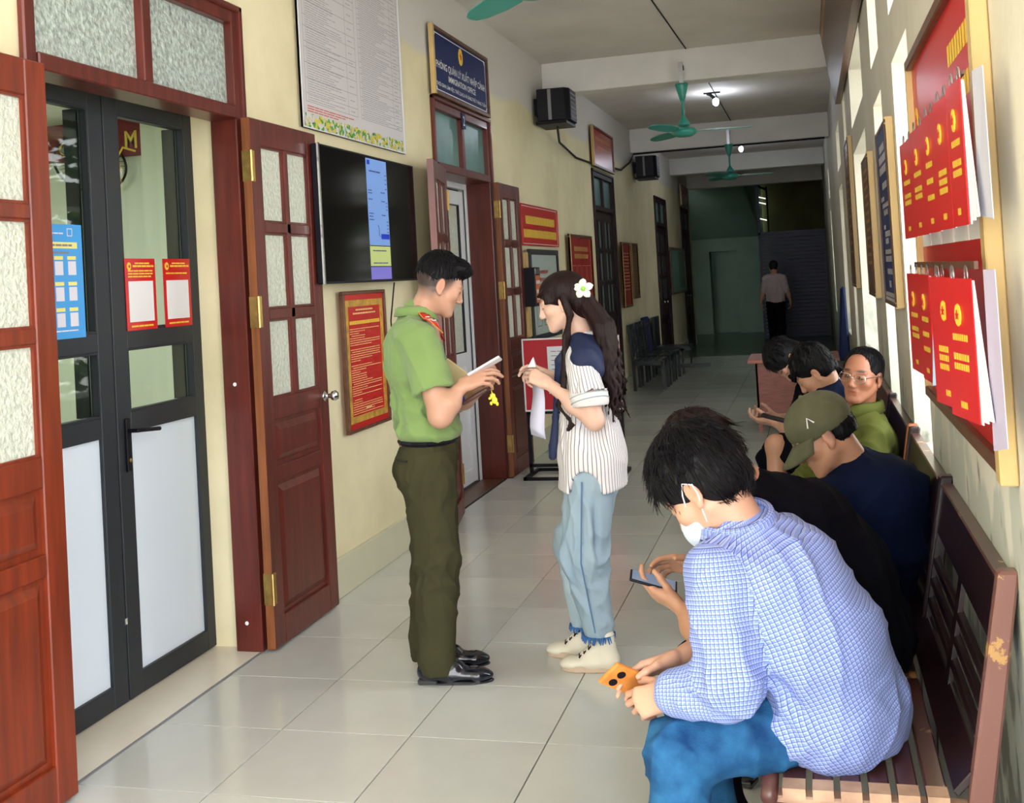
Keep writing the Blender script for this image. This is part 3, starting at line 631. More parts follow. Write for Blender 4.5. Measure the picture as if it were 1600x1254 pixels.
# speakers with cable
def speaker(y, z, lab):
    r = root('wall_speaker', (-.5, y, z), lab, 'speaker', 'wall speakers')
    pf = [(-.44, y-.02), (-.17, y+.0), (-.13, y+.06), (-.13, y+.34), (-.17, y+.40), (-.44, y+.42)]
    b = B().prism([(x, q, z) for x, q in pf], (0, 0, .31)); b.obj('cabinet', 'black', r, bevel=.008)
    b = B().box(-.33, -.30, y-.028, y-.01, z+.01, z+.30); b.obj('front_strip', 'ink', r)
    B().box(-.5, -.44, y+.12, y+.3, z+.08, z+.24).obj('bracket', 'black', r)
    b = B().box(-.46, -.16, y-.01, y+.4, z-.03, z); b.obj('bottom_plate', 'black', r)
    for q in range(6): B().box(-.129, -.126, y+.07, y+.33, z+.03+q*.045, z+.045+q*.045).obj('grille_bar', 'ink', r)
speaker(10.1, 3.09, 'black wall speaker between the first ceiling beam and blue sign')
speaker(16.2, 3.03, 'smaller looking black wall speaker farther down the left wall')
o = B().tube([(-.3, 10.3, 3.06), (-.42, 10.9, 2.98), (-.48, 12.0, 2.93), (-.48, 12.88, 2.95)], .012, 6).obj('speaker_cable', 'black'); tag(o, 'black cable sagging from the near speaker to the red plate', 'cable')
o = B().tube([(-.48, 14.35, 3.02), (-.47, 15.0, 3.04), (-.46, 15.8, 3.22), (-.45, 16.12, 3.37), (2.3, 16.13, 3.375)], .014, 6).obj('beam_cable', 'black'); tag(o, 'black cable running along the lower edge of the second beam', 'cable')

# ============================================================ CEILING FANS AND LAMPS
def fan(x, y, ang, lab, z=2.93):
    r = root('ceiling_fan', (x, y, z), lab, 'ceiling fan', 'teal ceiling fans', local=True)
    B().lathe((0, 0, 0), [(.001, -.06), (.07, -.055), (.115, -.03), (.12, 0), (.10, .02), (.04, .035), (.02, .05)], 28).obj('motor', 'teal', r, True)
    B().lathe((0, 0, .05), [(.06, 0), (.05, .03), (.02, .08), (.016, .09)], 18).obj('hub_cone', 'teal', r, True)
    B().tube([(0, 0, .1), (0, 0, .32)], .013, 10).obj('down_rod', 'teal', r)
    B().lathe((0, 0, .28), [(.02, 0), (.03, .03), (.06, .15), (.062, .17), (.001, .175)], 18).obj('canopy', 'teal', r, True)
    B().box(-.02, .02, -.02, .02, .44, .66).obj('hanger', 'steel', r); B().box(-.02, .02, .02, .12, .60, .64).obj('hanger_arm', 'dark', r)
    for k in range(3):
        a = ang+k*2*PI/3; b = B(); c, s = math.cos(a), math.sin(a)
        prof = [(.11, .03, 0), (.16, .028, 0), (.20, .062, .004), (.36, .07, .004), (.55, .055, .002), (.62, .03, .0), (.635, .012, 0)]
        up_ = []; dn = []
        for rr, hw, dz in prof:
            for lst, sg in ((up_, 1), (dn, -1)): lst.append((rr*c-sg*hw*s, rr*s+sg*hw*c, -.005+sg*hw*.22+dz))
        n = len(prof); V = up_+dn+[(x_, y_, z_-.006) for x_, y_, z_ in up_+dn]; Fc = []
        for i in range(n-1):
            Fc += [(i, n+i, n+i+1, i+1), (2*n+i, 2*n+i+1, 3*n+i+1, 3*n+i), (i, i+1, 2*n+i+1, 2*n+i), (n+i+1, n+i, 3*n+i, 3*n+i+1)]
        Fc += [(0, 2*n, 3*n, n), (n-1, 2*n-1, 4*n-1, 3*n-1)]
        b.add(V, Fc); b.obj('blade', 'teal', r)
fan(.90, 10.47, .12, 'teal ceiling fan hanging in front of the first beam across view')
fan(.955, 16.0, .05, 'smaller looking teal ceiling fan by the second beam')
fan(.80, 4.95, 2.35, 'teal ceiling fan overhead, only its blade edge in view', z=2.97)
M['bulb'] = mat('lit bulb', (1, 1, 1), .4, emit=((.82, .88, 1), 9))
for x, y, lab in ((1.0, 13.4, 'lit white bulb on the ceiling behind the nearer fan'), (.97, 19.0, 'lit white bulb on the ceiling behind the farther fan')):
    r = root('ceiling_bulb', (x, y, 3.6), lab, 'lamp', 'ceiling bulbs')
    B().ell((x, y, 3.62), (.04, .04, .05), 16, 10).obj('bulb', 'bulb', r, True)
    B().tube([(x, y, 3.65), (x-.06, y, 3.71), (x-.1, y, 3.73)], .02, 8).box(x-.14, x+.06, y-.02, y+.02, 3.725, 3.742).obj('socket', 'dark', r)
    lamp('POINT', 'ceiling bulb light', (x, y, 3.53), 9, (.8, .88, 1), .05)

# ============================================================ RIGHT WALL BOARDS
F = on_right(3.92, 1.13, 2.335); w, h = 1.52, 1.13   # a runs toward the camera (y falls)
rb = B(); F.plate(rb, .02, w-.02, .02, h-.02, -.02, -.012); rbo = rb.obj('display_board', 'redbright'); tag(rbo, 'big red display board with hanging booklets on the bare wall', 'notice board')
b = B(); F.plate(b, 0, w-.01, 0, .035, -.023, .008); b.obj('brown_rail', 'brownmold', rbo, bevel=.004); b = B(); F.plate(b, 0, w-.01, h-.035, h, -.023, .008); b.obj('brown_rail', 'brownmold', rbo, bevel=.004)
b = B(); F.plate(b, w-.055, w, -.01, h+.005, -.024, .012); b.obj('pale_rail', 'pale', rbo, bevel=.003); b = B(); F.plate(b, 0, .03, 0, h, -.024, .008); b.obj('pale_side_rail', 'pale', rbo, bevel=.003)
b = B(); dashes(b, F, .95, 1.43, h-.16, .055, -.0115, (.028, .04), .010, 1); dashes(b, F, .62, 1.44, h-.27, .055, -.0115, (.028, .04), .010, 2); b.obj('heading', 'yellow', rbo)['kind'] = 'stuff'
b = B(); dashes(b, F, .10, .24, h-.33, .012, -.0115, (.03, .05), .008, 1); dashes(b, F, .10, .26, h-.36, .012, -.0115, (.03, .05), .008, 2); b.obj('small_lettering', mat('orange gold', (.6, .25, .06), .5), rbo)['kind'] = 'stuff'
emblem('badge', F, .12, h-.22, .045, rbo, -.0115)
b = B()
for i in range(5): F.plate(b, .10+i*.27, .34+i*.27, .50, .56, -.011, -.006)
b.obj('white_pocket', 'white', rbo)
B().box(2.292, 2.30, 2.34, 3.62, 1.566, 1.582).obj('ring_rail', 'brownmold', rbo)
B().box(2.290, 2.296, 2.32, 3.62, 1.955, 1.963).obj('ring_rail', 'brownmold', rbo)
def booklet(yf, yn, zt, zb, swing, lab, grp, spread=0, sheets=3):
    """red hanging booklet: spine edge yf (far) to yn (near) with inner pages showing on the near side"""
    x = 2.283-swing*(yf-yn); r = root('booklet', (x, (yf+yn)/2, zb), lab, 'booklet', grp)
    w = yf-yn; Fb = Face((x, yf, zb), (swing, -1, 0), (0, 0, 1)); hh = zt-zb; wl_ = math.hypot(swing*w, w)
    b = B(); Fb.plate(b, 0, wl_, 0, hh, 0, .0025); c = b.obj('cover', 'redbright', r)
    emblem('badge', Fb, wl_/2, hh*.74, min(.022, wl_*.16), c, .003)
    b = B()
    for k, q in enumerate((.58, .44, .37, .30)):
        if (k+int(yf*10)) % 4 != 3: dashes(b, Fb, wl_*.22, wl_*.80, hh*q, .014, .003, (.008, .014), .003, k+int(yf*7))
    dashes(b, Fb, wl_*.38, wl_*.62, hh*.1, .014, .003, (.008, .012), .003, 3); b.obj('lettering', 'yellow', c)['kind'] = 'stuff'
    for k in range(sheets):
        b = B(); dx = .003+.002*k; e = wl_+.010+.020*k*(1+spread)
        b.hexa([Fb.p(.004, .004+.003*k, -dx), Fb.p(e, .006*k, -dx), Fb.p(wl_*.96, hh-.004, -dx), Fb.p(.004, hh-.004, -dx), Fb.p(.004, .004+.003*k, -dx+.002), Fb.p(e, .006*k, -dx+.002), Fb.p(wl_*.96, hh-.004, -dx+.002), Fb.p(.004, hh-.004, -dx+.002)])
        b.obj('page', 'white', r)
    for a in (.25, .75):
        q = Fb.p(wl_*a, hh+.004, .0); b = B().tube([(q.x+.003, q.y+.022*math.cos(t*PI/8), q.z+.022*math.sin(t*PI/8)) for t in range(17)], .0016, 6, False); b.obj('ring', 'steel', r)
up_row = [(3.60, 3.37), (3.27, 3.05), (2.96, 2.78), (2.70, 2.52), (2.45, 2.29)]
lo_row = [(3.62, 3.40), (3.30, 3.12), (2.94, 2.77), (2.73, 2.53), (2.49, 2.32)]
on_ = ('first', 'second', 'third', 'fourth', 'fifth')
for k, (a, c) in enumerate(up_row): booklet(a, c, 1.945, 1.655, .05, 'red booklet hanging in the upper row, %s from the window openings' % on_[k], 'red booklets in the upper row', .4 if k > 2 else 0, 3)
for k, (a, c) in enumerate(lo_row): booklet(a, c, 1.548, 1.25+.002*k, .06+(.12 if k > 2 else 0), 'red booklet hanging in the lower row, %s from the window openings' % on_[k], 'red booklets in the lower row', .2, 3)
# loose pale sheets beside the third lower booklet and near end
for (y0, y1, z0, z1, lab) in ((3.06, 3.00, 1.265, 1.545, 'folded pale blue sheet hanging among the lower booklets'),):
    b = B().prism([(2.285, y0, z0), (2.262, (y0+y1)/2, z0-.006), (2.285, y1, z0), (2.285, y1, z1), (2.279, (y0+y1)/2, z1), (2.285, y0, z1)], (.004, 0, 0)); tag(b.obj('paper_sheet', mat('pale blue sheet', (.45, .62, .85), .5)), lab, 'paper')
b = B().hexa([(2.30, 2.30, 1.21), (2.31, 2.20, 1.23), (2.31, 2.215, 1.565), (2.30, 2.285, 1.565), (2.302, 2.30, 1.21), (2.312, 2.20, 1.23), (2.312, 2.215, 1.565), (2.302, 2.285, 1.565)])
tag(b.obj('paper_sheet', mat('lilac sheet', (.55, .50, .68), .4)), 'lilac sheet hanging at the near end of the lower booklets', 'paper')
b = B().hexa([(2.30, 2.28, 1.67), (2.31, 2.19, 1.66), (2.31, 2.20, 1.95), (2.30, 2.26, 1.95), (2.302, 2.28, 1.67), (2.312, 2.19, 1.66), (2.312, 2.20, 1.95), (2.302, 2.26, 1.95)])
tag(b.obj('paper_sheet', mat('grey white sheet', (.50, .50, .58), .6)), 'white sheet with pale print hanging at the near end of the upper booklets', 'paper')
# blue notice and the two brown ones beyond it
def side_board(y0, y1, z0, z1, m_, lab, lines, x=2.33):
    F = on_right(y1, z0, x); w = y1-y0; h = z1-z0
    o = framed('side_notice', F, w, h, lab, 'notice board', m_, 'brownmold', .02, .010); b = B(); F.plate(b, w-.03, w, -.005, h+.01, -.029, .009); b.obj('side_rail', 'pale', o, bevel=.003); b = B(); F.plate(b, -.005, .02, 0, h, -.029, .006); b.obj('side_rail', 'pale', o, bevel=.003)
    b = B()
    for k, (q, a0, a1, hh) in enumerate(lines): dashes(b, F, w*a0, w*a1, h*q, hh, .0056, (.03, .06), .012, k)
    b.obj('lettering', 'offwhite' if m_ == 'navy' else 'gold', o)['kind'] = 'stuff'; return o
side_board(4.93, 5.58, 1.385, 2.20, 'navy', 'tall navy notice with white lines between two window openings', [(.88, .3, .8, .035), (.82, .2, .85, .035), (.76, .2, .85, .035), (.67, .4, .85, .03), (.60, .2, .5, .02), (.56, .3, .85, .02), (.52, .4, .8, .025), (.44, .3, .5, .02), (.40, .4, .85, .025), (.36, .4, .7, .025), (.30, .3, .85, .02), (.26, .3, .85, .025), (.19, .4, .85, .025), (.12, .5, .7, .03), (.06, .05, .95, .02), (.03, .05, .95, .02)])
side_board(6.43, 7.05, 1.385, 2.20, 'brownmold', 'tall brown notice in pale rails beyond the navy one', [(.9-.06*k, .2, .8, .02) for k in range(12)])
side_board(9.0, 9.75, 1.385, 2.58, 'brownmold', 'dark notice in pale rails, farthest on the right wall', [(.9-.06*k, .2, .8, .02) for k in range(12)])
# projecting wooden sign high on the right wall
o = B().hexa([(2.30, 6.3, 3.06), (2.35, 6.3, 3.06), (2.35, 10.55, 3.06), (2.30, 10.55, 3.06), (2.20, 6.3, 3.74), (2.25, 6.3, 3.74), (2.25, 10.55, 3.74), (2.20, 10.55, 3.74)]).obj('wooden_sign', 'brownmold'); tag(o, 'long brown framed sign board tilted out high on the right wall', 'sign')
b = B(); b.hexa([(2.297, 6.35, 3.10), (2.30, 6.35, 3.10), (2.30, 10.5, 3.10), (2.297, 10.5, 3.10), (2.207, 6.35, 3.69), (2.21, 6.35, 3.69), (2.21, 10.5, 3.69), (2.207, 10.5, 3.69)]); b.obj('sign_panel', mat('worn orange wood', (.50, .22, .06), .4, var=.4, vscale=5, stretch=(6, .5, 6)), o)

# ============================================================ BENCHES
M['chipwood'] = mat('chipped brown lacquer', (.20, .085, .07), .4, c2=(.22, .10, .085), vscale=4, coat=.2)
def chip(m, lo=.60, c=(.48, .27, .10), sc=7):
    nt = m.node_tree; N = nt.nodes; L = nt.links; b_ = N['Principled BSDF']; src = b_.inputs['Base Color'].links[0].from_socket
    n = N.new('ShaderNodeTexNoise'); n.inputs['Scale'].default_value = sc; n.inputs['Detail'].default_value = 8; n.inputs['Roughness'].default_value = .65
    tc = N.new('ShaderNodeTexCoord'); L.new(tc.outputs['Object'], n.inputs['Vector'])
    r = N.new('ShaderNodeValToRGB'); r.color_ramp.elements[0].position = lo; r.color_ramp.elements[1].position = lo+.02; L.new(n.outputs['Fac'], r.inputs[0])
    mx = N.new('ShaderNodeMix'); mx.data_type = 'RGBA'; L.new(r.outputs[0], mx.inputs[0]); L.new(src, mx.inputs[6]); mx.inputs[7].default_value = (*c, 1); L.new(mx.outputs[2], b_.inputs['Base Color'])
chip(M['chipwood'], .555); M['seatwood'] = mat('dark brown seat lacquer', (.06, .02, .018), .3, c2=(.10, .035, .03), vscale=4, coat=.25); chip(M['seatwood'], .62, sc=6)
M['barewood'] = mat('bare worn wood', (.60, .40, .26), .6, c2=(.30, .16, .11), vscale=9)
def bench(y0, lab, L_=2.16, postm='chipwood'):
    r = root('waiting_bench', (2.0, y0, 0), lab, 'bench', 'slatted wooden benches along the right wall', local=True); y1 = L_
    # x here is relative to 2.0
    xs = [(-.155, -.105), (-.09, -.045), (-.03, .015), (.03, .075), (.09, .135), (.15, .195)]
    for a, c in xs:
        s = B().box(a, c, .0, y1, .415, .437).obj('seat_slat', 'seatwood', r, bevel=.004)
        B().box(a, c, -.003, .05, .414, .4385).obj('worn_end', 'barewood', s)
    B().tube([(-.185, 0.0, .415), (-.185, y1, .415)], .019, 12).obj('front_rail', 'seatwood', r, True)
    for y in (.012, y1/2, y1-.05): B().box(-.19, .26, y, y+.045, .37, .414).obj('seat_bearer', 'barewood' if y < .1 else 'seatwood', r, bevel=.004)
    # back: bottom board, three laths, wide top rail, following the rake
    def bx(z): return .245+(z-.45)*.19
    def strip(z0, z1, t=.018, nm='back_lath', m_='benchwood'):
        B().hexa([(bx(z0), .03, z0), (bx(z0)+t, .03, z0), (bx(z0)+t, y1-.03, z0), (bx(z0), y1-.03, z0), (bx(z1), .03, z1), (bx(z1)+t, .03, z1), (bx(z1)+t, y1-.03, z1), (bx(z1), y1-.03, z1)]).obj(nm, m_, r, bevel=.003)
    B().hexa([(.205, .03, .437), (.215, .03, .425), (.215, y1-.03, .425), (.205, y1-.03, .437), (.26, .03, .50), (.275, .03, .49), (.275, y1-.03, .49), (.26, y1-.03, .50)]).obj('back_foot_board', 'benchwood', r, bevel=.003)
    for z in (.535, .595, .655): strip(z, z+.024)
    strip(.75, .885, .022, 'top_rail', 'benchwood'); B().hexa([(bx(.885)-.004, .03, .885), (bx(.885)+.034, .03, .885), (bx(.885)+.034, y1-.03, .885), (bx(.885)-.004, y1-.03, .885), (bx(.885)-.004, .03, .897), (bx(.885)+.034, .03, .897), (bx(.885)+.034, y1-.03, .897), (bx(.885)-.004, y1-.03, .897)]).obj('rail_cap', 'seatwood', r, bevel=.004)
    for y in (0, y1*.5, y1-.045):
        z0, z1 = .02, .92; t = .045
        P = [(.215, .02), (.235, .43), (bx(.92)-.012, .92), (bx(.92)+.03, .92), (.285, .43), (.265, .02)]
        B().prism([(x, y, z) for x, z in P], (0, t, 0)).obj('back_post', postm if y < .1 else 'benchwood', r, bevel=.006)
        B().prism([(-.195, y, 0), (-.19, y, .40), (-.145, y, .40), (-.15, y, 0)], (0, t, 0)).obj('front_leg', 'seatwood', r, bevel=.004)
        B().box(.222, .262, y+.002, y+t-.002, 0, .03).obj('foot', 'seatwood', r)
        if y != y1*.5 and y > .1: pass
    for k in (1, 2, 3): B().hexa([(bx(.46), y1*k/4-.03, .46), (bx(.46)+.012, y1*k/4-.03, .46), (bx(.46)+.012, y1*k/4+.03, .46), (bx(.46), y1*k/4+.03, .46), (bx(.76), y1*k/4-.03, .76), (bx(.76)+.012, y1*k/4-.03, .76), (bx(.76)+.012, y1*k/4+.03, .76), (bx(.76), y1*k/4+.03, .76)]).obj('back_stay', 'benchwood', r)
    return r
bench(2.50, 'long slatted dark wooden bench with worn chipped end, nearest the viewer')
M['orangepost'] = mat('orange brown post', (.33, .10, .04), .4, var=.2)
bench(4.69, 'slatted wooden bench with orange brown post, beyond the first bench', 2.2, 'orangepost')

# ============================================================ FLOOR STANDING SIGN, DESK, CHAIRS
s = root('standing_sign', (.07, 8.63, 0), 'red notice stand with white trim on black metal legs behind the woman', 'notice stand')
b = B().box(-.325, -.298, 8.63, 8.655, 0, 1.1).box(.443, .47, 8.63, 8.655, 0, 1.1); b.obj('leg', 'black', s)
B().box(-.325, .47, 8.63, 8.655, .50, .52).obj('cross_bar', 'black', s)
for y in (8.42, 8.84): B().box(-.325, .47, y, y+.025, .0, .025).obj('base_bar', 'black', s)
B().box(-.325, .47, 8.63, 8.655, .07, .095).obj('base_bar', 'black', s); B().box(-.325, -.298, 8.42, 8.865, .0, .024).box(.443, .47, 8.42, 8.865, 0, .024).obj('base_runner', 'black', s)
pn = B().box(-.33, .475, 8.615, 8.63, .525, 1.115).obj('red_panel', mat('crimson panel', (.50, .010, .022), .4), s); b = B()
Fp = Face((-.33, 8.614, .525), (1, 0, 0), (0, 0, 1)); Fp.ring(b, 0, .805, 0, .59, .012, 0, .004); b.obj('white_trim', 'white', pn)
b = B(); Fp.plate(b, .21, .60, .14, .52, .001, .003); wp = b.obj('white_sheet', 'white', pn); b = B()
for k in range(9): dashes(b, Fp, .24, .57, .48-k*.036, .006, .0035, (.03, .07), .008, k)
b.obj('lettering', 'ink', wp)['kind'] = 'stuff'
d = root('desk', (1.8, 11.1, 0), 'red brown wooden desk standing beyond the hunched man', 'desk')
B().box(1.34, 2.2, 10.72, 11.5, .665, .70).obj('desk_top', mat('pale red desk edge', (.42, .14, .09), .35), d, bevel=.004)
B().box(1.41, 1.83, 10.8, 10.82, .12, .665).obj('modesty_panel', 'desk', d); B().box(1.41, 1.43, 10.8, 11.45, .12, .665).obj('side_panel', 'desk', d); B().box(1.83, 2.15, 10.9, 11.4, .12, .665).obj('drawer_unit', 'desk', d, bevel=.004)
for x, y in ((1.41, 10.8), (2.11, 10.9), (1.41, 11.42), (2.11, 11.38)): B().box(x, x+.035, y, y+.035, 0, .125).obj('leg', 'desk', d)
# wooden chairs row on the left, one folded blue cover
M['chairwood'] = mat('near black chair wood', (.015, .022, .028), .3, coat=.2)
def hall_chair(x, y, lab, m='chairwood', w=.46):
    r = root('hall_chair', (x, y, 0), lab, 'chair', 'dark wooden chairs at the far left wall', local=True)
    for sx in (0, 1):
        B().prism([(.03+sx*.0, sx*w, 0), (.07, sx*w, 0), (.06, sx*w, .42), (.02, sx*w, .90), (-.02, sx*w, .90), (.02, sx*w, .42)], (0, .04, 0)).obj('back_leg', m, r)
        B().box(.42, .46, sx*w, sx*w+.04, 0, .40).obj('front_leg', m, r)
        B().box(.05, .44, sx*w, sx*w+.035, .34, .40).obj('side_rail', m, r)
    for k in range(5): B().box(.04+k*.085, .11+k*.085, 0, w+.04, .40, .42).obj('seat_slat', m, r, bevel=.003)
    for z, hh, xx in ((.83, .07, -.015), (.66, .04, .0), (.50, .04, .012)): B().box(xx, xx+.025, .03, w+.01, z, z+hh).obj('back_rail', m, r)
    for k in range(2): B().box(.0, .02, .12+k*.18, .17+k*.18, .44, .85).obj('back_splat', m, r)
    return r
hall_chair(-.46, 14.75, 'dark slatted wooden chair against the left wall, nearest of the far row')
hall_chair(-.46, 15.45, 'dark slatted wooden chair against the left wall, second of the far row')
c3 = hall_chair(-.46, 16.15, 'dark wooden chair with a blue cover on its back, third of the far row')
B().hexa([(-.03, .02, .36), (.06, .02, .36), (.06, .50, .36), (-.03, .50, .36), (-.05, .02, .93), (.01, .02, .93), (.01, .50, .93), (-.05, .50, .93)]).obj('blue_cover', mat('royal blue cloth', (.008, .012, .12), .8), c3, bevel=.01)
o = root('steel_bench', (.1, 17.2, 0), 'low black metal seat frame with a curved arm past the chairs', 'bench')
b = B().box(-.45, .12, 17.0, 17.05, .36, .40).box(-.45, .12, 17.5, 17.55, .36, .40).box(-.45, .42, 16.98, 17.03, .10, .16).box(-.02, .02, 17.0, 17.04, .0, .4).box(-.45, -.41, 17.0, 17.55, 0, .9); b.obj('frame', 'chairwood', o)
B().tube([(.12, 17.0, .14), (.14, 17.0, .38), (.10, 17.0, .44), (.02, 17.0, .44)], .012, 8).obj('arm', 'chairwood', o); B().box(-.42, .12, 17.0, 17.55, .40, .43).obj('seat_pad', 'chairwood', o)
# hung jacket and far clutter at the right wall
o = B().hexa([(2.22, 12.0, .55), (2.34, 12.0, .55), (2.34, 12.25, .55), (2.22, 12.25, .55), (2.28, 12.05, 1.33), (2.33, 12.05, 1.33), (2.33, 12.2, 1.33), (2.28, 12.2, 1.33)]).obj('umbrella_stand', 'navy', bevel=.02); tag(o, 'dark blue folded bundle leaning on the right wall past the seated men', 'bundle')

bt_ = root('water_bottle', (2.41, 7.35, .83), 'clear plastic water bottle with a red cap on the opening sill past the seated men', 'bottle', local=True)
B().lathe((0, 0, 0), [(.001, 0), (.03, .002), (.032, .01), (.032, .14), (.026, .165), (.012, .185), (.012, .195)], 16).obj('bottle_body', mat('clear bottle plastic', (.6, .7, .75), .1, alpha=.45), bt_, True)
B().lathe((0, 0, .19), [(.014, 0), (.014, .02), (.001, .021)], 14).obj('bottle_cap', 'redbright', bt_)
# ============================================================ PEOPLE: smooth solid modelling on a grid
def nrm(v): v = np.asarray(v, float); return v/np.linalg.norm(v)
class Fld:
    """union of soft tapered limbs and ellipsoids, turned into one closed surface"""
    def __init__(s, vox): s.vox = vox; s.P = []
    def cap(s, a, b, ra, rb=None, k=.02, flat=None, sub=False):
        s.P.append(('c', np.array(a, float), np.array(b, float), ra, rb if rb is not None else ra, k, flat, sub)); return s
    def path(s, pts, rad, k=.02, flat=None):
        for i in range(len(pts)-1): s.cap(pts[i], pts[i+1], rad[i], rad[i+1], k, flat)
        return s
    def ell(s, c, r, k=.02, rot=None, sub=False):
        s.P.append(('e', np.array(c, float), np.array(r, float), None if rot is None else np.array(rot, float), None, k, None, sub)); return s
    def bb(s, p):
        if p[0] == 'c':
            m = max(p[3], p[4])*(max(1, p[6][1]) if p[6] else 1); return np.minimum(p[1], p[2])-m, np.maximum(p[1], p[2])+m
        m = p[2].max() if p[3] is not None else p[2]; return p[1]-m, p[1]+m
    def mesh(s, smooth=2):
        lo = np.min([s.bb(p)[0] for p in s.P if not p[7]], 0)-.02; hi = np.max([s.bb(p)[1] for p in s.P if not p[7]], 0)+.02; h = s.vox
        n = np.ceil((hi-lo)/h).astype(int)+1; D = np.full(n, 1.0, np.float32); ax = [lo[i]+h*np.arange(n[i]) for i in range(3)]
        for p in s.P:
            k = p[5]; a, b = s.bb(p); i0 = np.clip(((a-k-2*h-lo)/h).astype(int), 0, n-1); i1 = np.clip(((b+k+2*h-lo)/h).astype(int)+2, 1, n)
            if (i1 <= i0).any(): continue
            sl = tuple(slice(i0[i], i1[i]) for i in range(3))
            G = np.stack(np.meshgrid(*[ax[i][sl[i]] for i in range(3)], indexing='ij'), -1)
            if p[0] == 'c':
                A, Bv, ra, rb, _, fl = p[1], p[2], p[3], p[4], k, p[6]; ab = Bv-A; L2 = max(ab@ab, 1e-9); q = G-A; t = np.clip(q@ab/L2, 0, 1); q = q-t[..., None]*ab
                r = ra+(rb-ra)*t
                if fl:
                    nv, sc_ = nrm(fl[0]), fl[1]; c = q@nv; q2 = q+nv*(c*(1/sc_-1))[..., None]; l2 = np.linalg.norm(q2, axis=-1); l1 = np.linalg.norm(q, axis=-1)
                    d = (l2-r)*np.where(l2 > 1e-6, l1/np.maximum(l2, 1e-6), 1)
                else: d = np.linalg.norm(q, axis=-1)-r
            else:
                q = G-p[1]
                if p[3] is not None: q = q@p[3].T
                k0 = np.linalg.norm(q/p[2], axis=-1); k1 = np.linalg.norm(q/p[2]**2, axis=-1); d = k0*(k0-1)/np.maximum(k1, 1e-6)
                d = np.where(k0 < 1e-4, -p[2].min(), d)
            C = D[sl]
            if p[7]: hh = np.maximum(k-np.abs(C+d), 0)/max(k, 1e-6); D[sl] = np.maximum(C, -d)+hh*hh*k*.25
            else: hh = np.maximum(k-np.abs(C-d), 0)/max(k, 1e-6); D[sl] = np.minimum(C, d)-hh*hh*k*.25
        return nets(D, lo, h, smooth)
def nets(D, lo, h, smooth):
    I = D < 0; n = D.shape
    c = [I[dx:n[0]-1+dx, dy:n[1]-1+dy, dz:n[2]-1+dz] for dx in (0, 1) for dy in (0, 1) for dz in (0, 1)]
    cnt = sum(x.astype(np.int8) for x in c); act = (cnt > 0) & (cnt < 8); idx = -np.ones(act.shape, np.int64); ci = np.argwhere(act); idx[act] = np.arange(len(ci))
    acc = np.zeros((len(ci), 3)); w = np.zeros(len(ci)); cs = [(dx, dy, dz) for dx in (0, 1) for dy in (0, 1) for dz in (0, 1)]
    vals = [D[ci[:, 0]+d[0], ci[:, 1]+d[1], ci[:, 2]+d[2]] for d in cs]
    for i in range(8):
        for j in range(i+1, 8):
            df = np.array(cs[j])-np.array(cs[i])
            if np.abs(df).sum() != 1: continue
            a, b = vals[i], vals[j]; m = (a < 0) != (b < 0); t = np.where(m, a/np.where(m, a-b, 1), 0)
            acc += np.where(m[:, None], np.array(cs[i])+t[:, None]*df, 0); w += m
    V = lo+h*(ci+acc/w[:, None]); F = []
    for axn in range(3):
        sl0 = [slice(None)]*3; sl1 = [slice(None)]*3; sl0[axn] = slice(0, -1); sl1[axn] = slice(1, None)
        e = np.argwhere(I[tuple(sl0)] != I[tuple(sl1)]); u, v = [(1, 2), (2, 0), (0, 1)][axn]
        ok = (e[:, u] > 0) & (e[:, v] > 0) & (e[:, u] < n[u]-1) & (e[:, v] < n[v]-1); e = e[ok]; ins = I[e[:, 0], e[:, 1], e[:, 2]]
        def g(du, dv): q = e.copy(); q[:, u] -= du; q[:, v] -= dv; return idx[q[:, 0], q[:, 1], q[:, 2]]
        q = np.stack([g(1, 1), g(0, 1), g(0, 0), g(1, 0)], 1); q[~ins] = q[~ins][:, ::-1]; F.append(q)
    F = np.concatenate(F); F = F[(F >= 0).all(1)]
    for _ in range(smooth):
        s_ = np.zeros_like(V); k = np.zeros(len(V))
        for a, b in ((0, 1), (1, 2), (2, 3), (3, 0)):
            np.add.at(s_, F[:, a], V[F[:, b]]); np.add.at(s_, F[:, b], V[F[:, a]]); np.add.at(k, F[:, a], 1); np.add.at(k, F[:, b], 1)
        V = .5*V+.5*s_/np.maximum(k, 1)[:, None]
    return V, F
def vnormals(V, F):
    a = V[F[:, 2]]-V[F[:, 0]]; b = V[F[:, 3]]-V[F[:, 1]]; fn = np.cross(a, b); N = np.zeros_like(V)
    for i in range(4): np.add.at(N, F[:, i], fn)
    return N/np.maximum(np.linalg.norm(N, axis=1), 1e-12)[:, None]
def wave(V, freq, seed=0, stretch=(1, 1, 1)):
    r = np.random.default_rng(seed); o = np.zeros(len(V)); P = V*np.array(stretch)
    for i in range(7):
        d = nrm(r.normal(size=3))*freq*r.uniform(.6, 1.6); o += np.sin(P@d+r.uniform(0, 6)+1.2*np.sin(P@(nrm(r.normal(size=3))*freq*.6)+r.uniform(0, 6)))
    return o/4
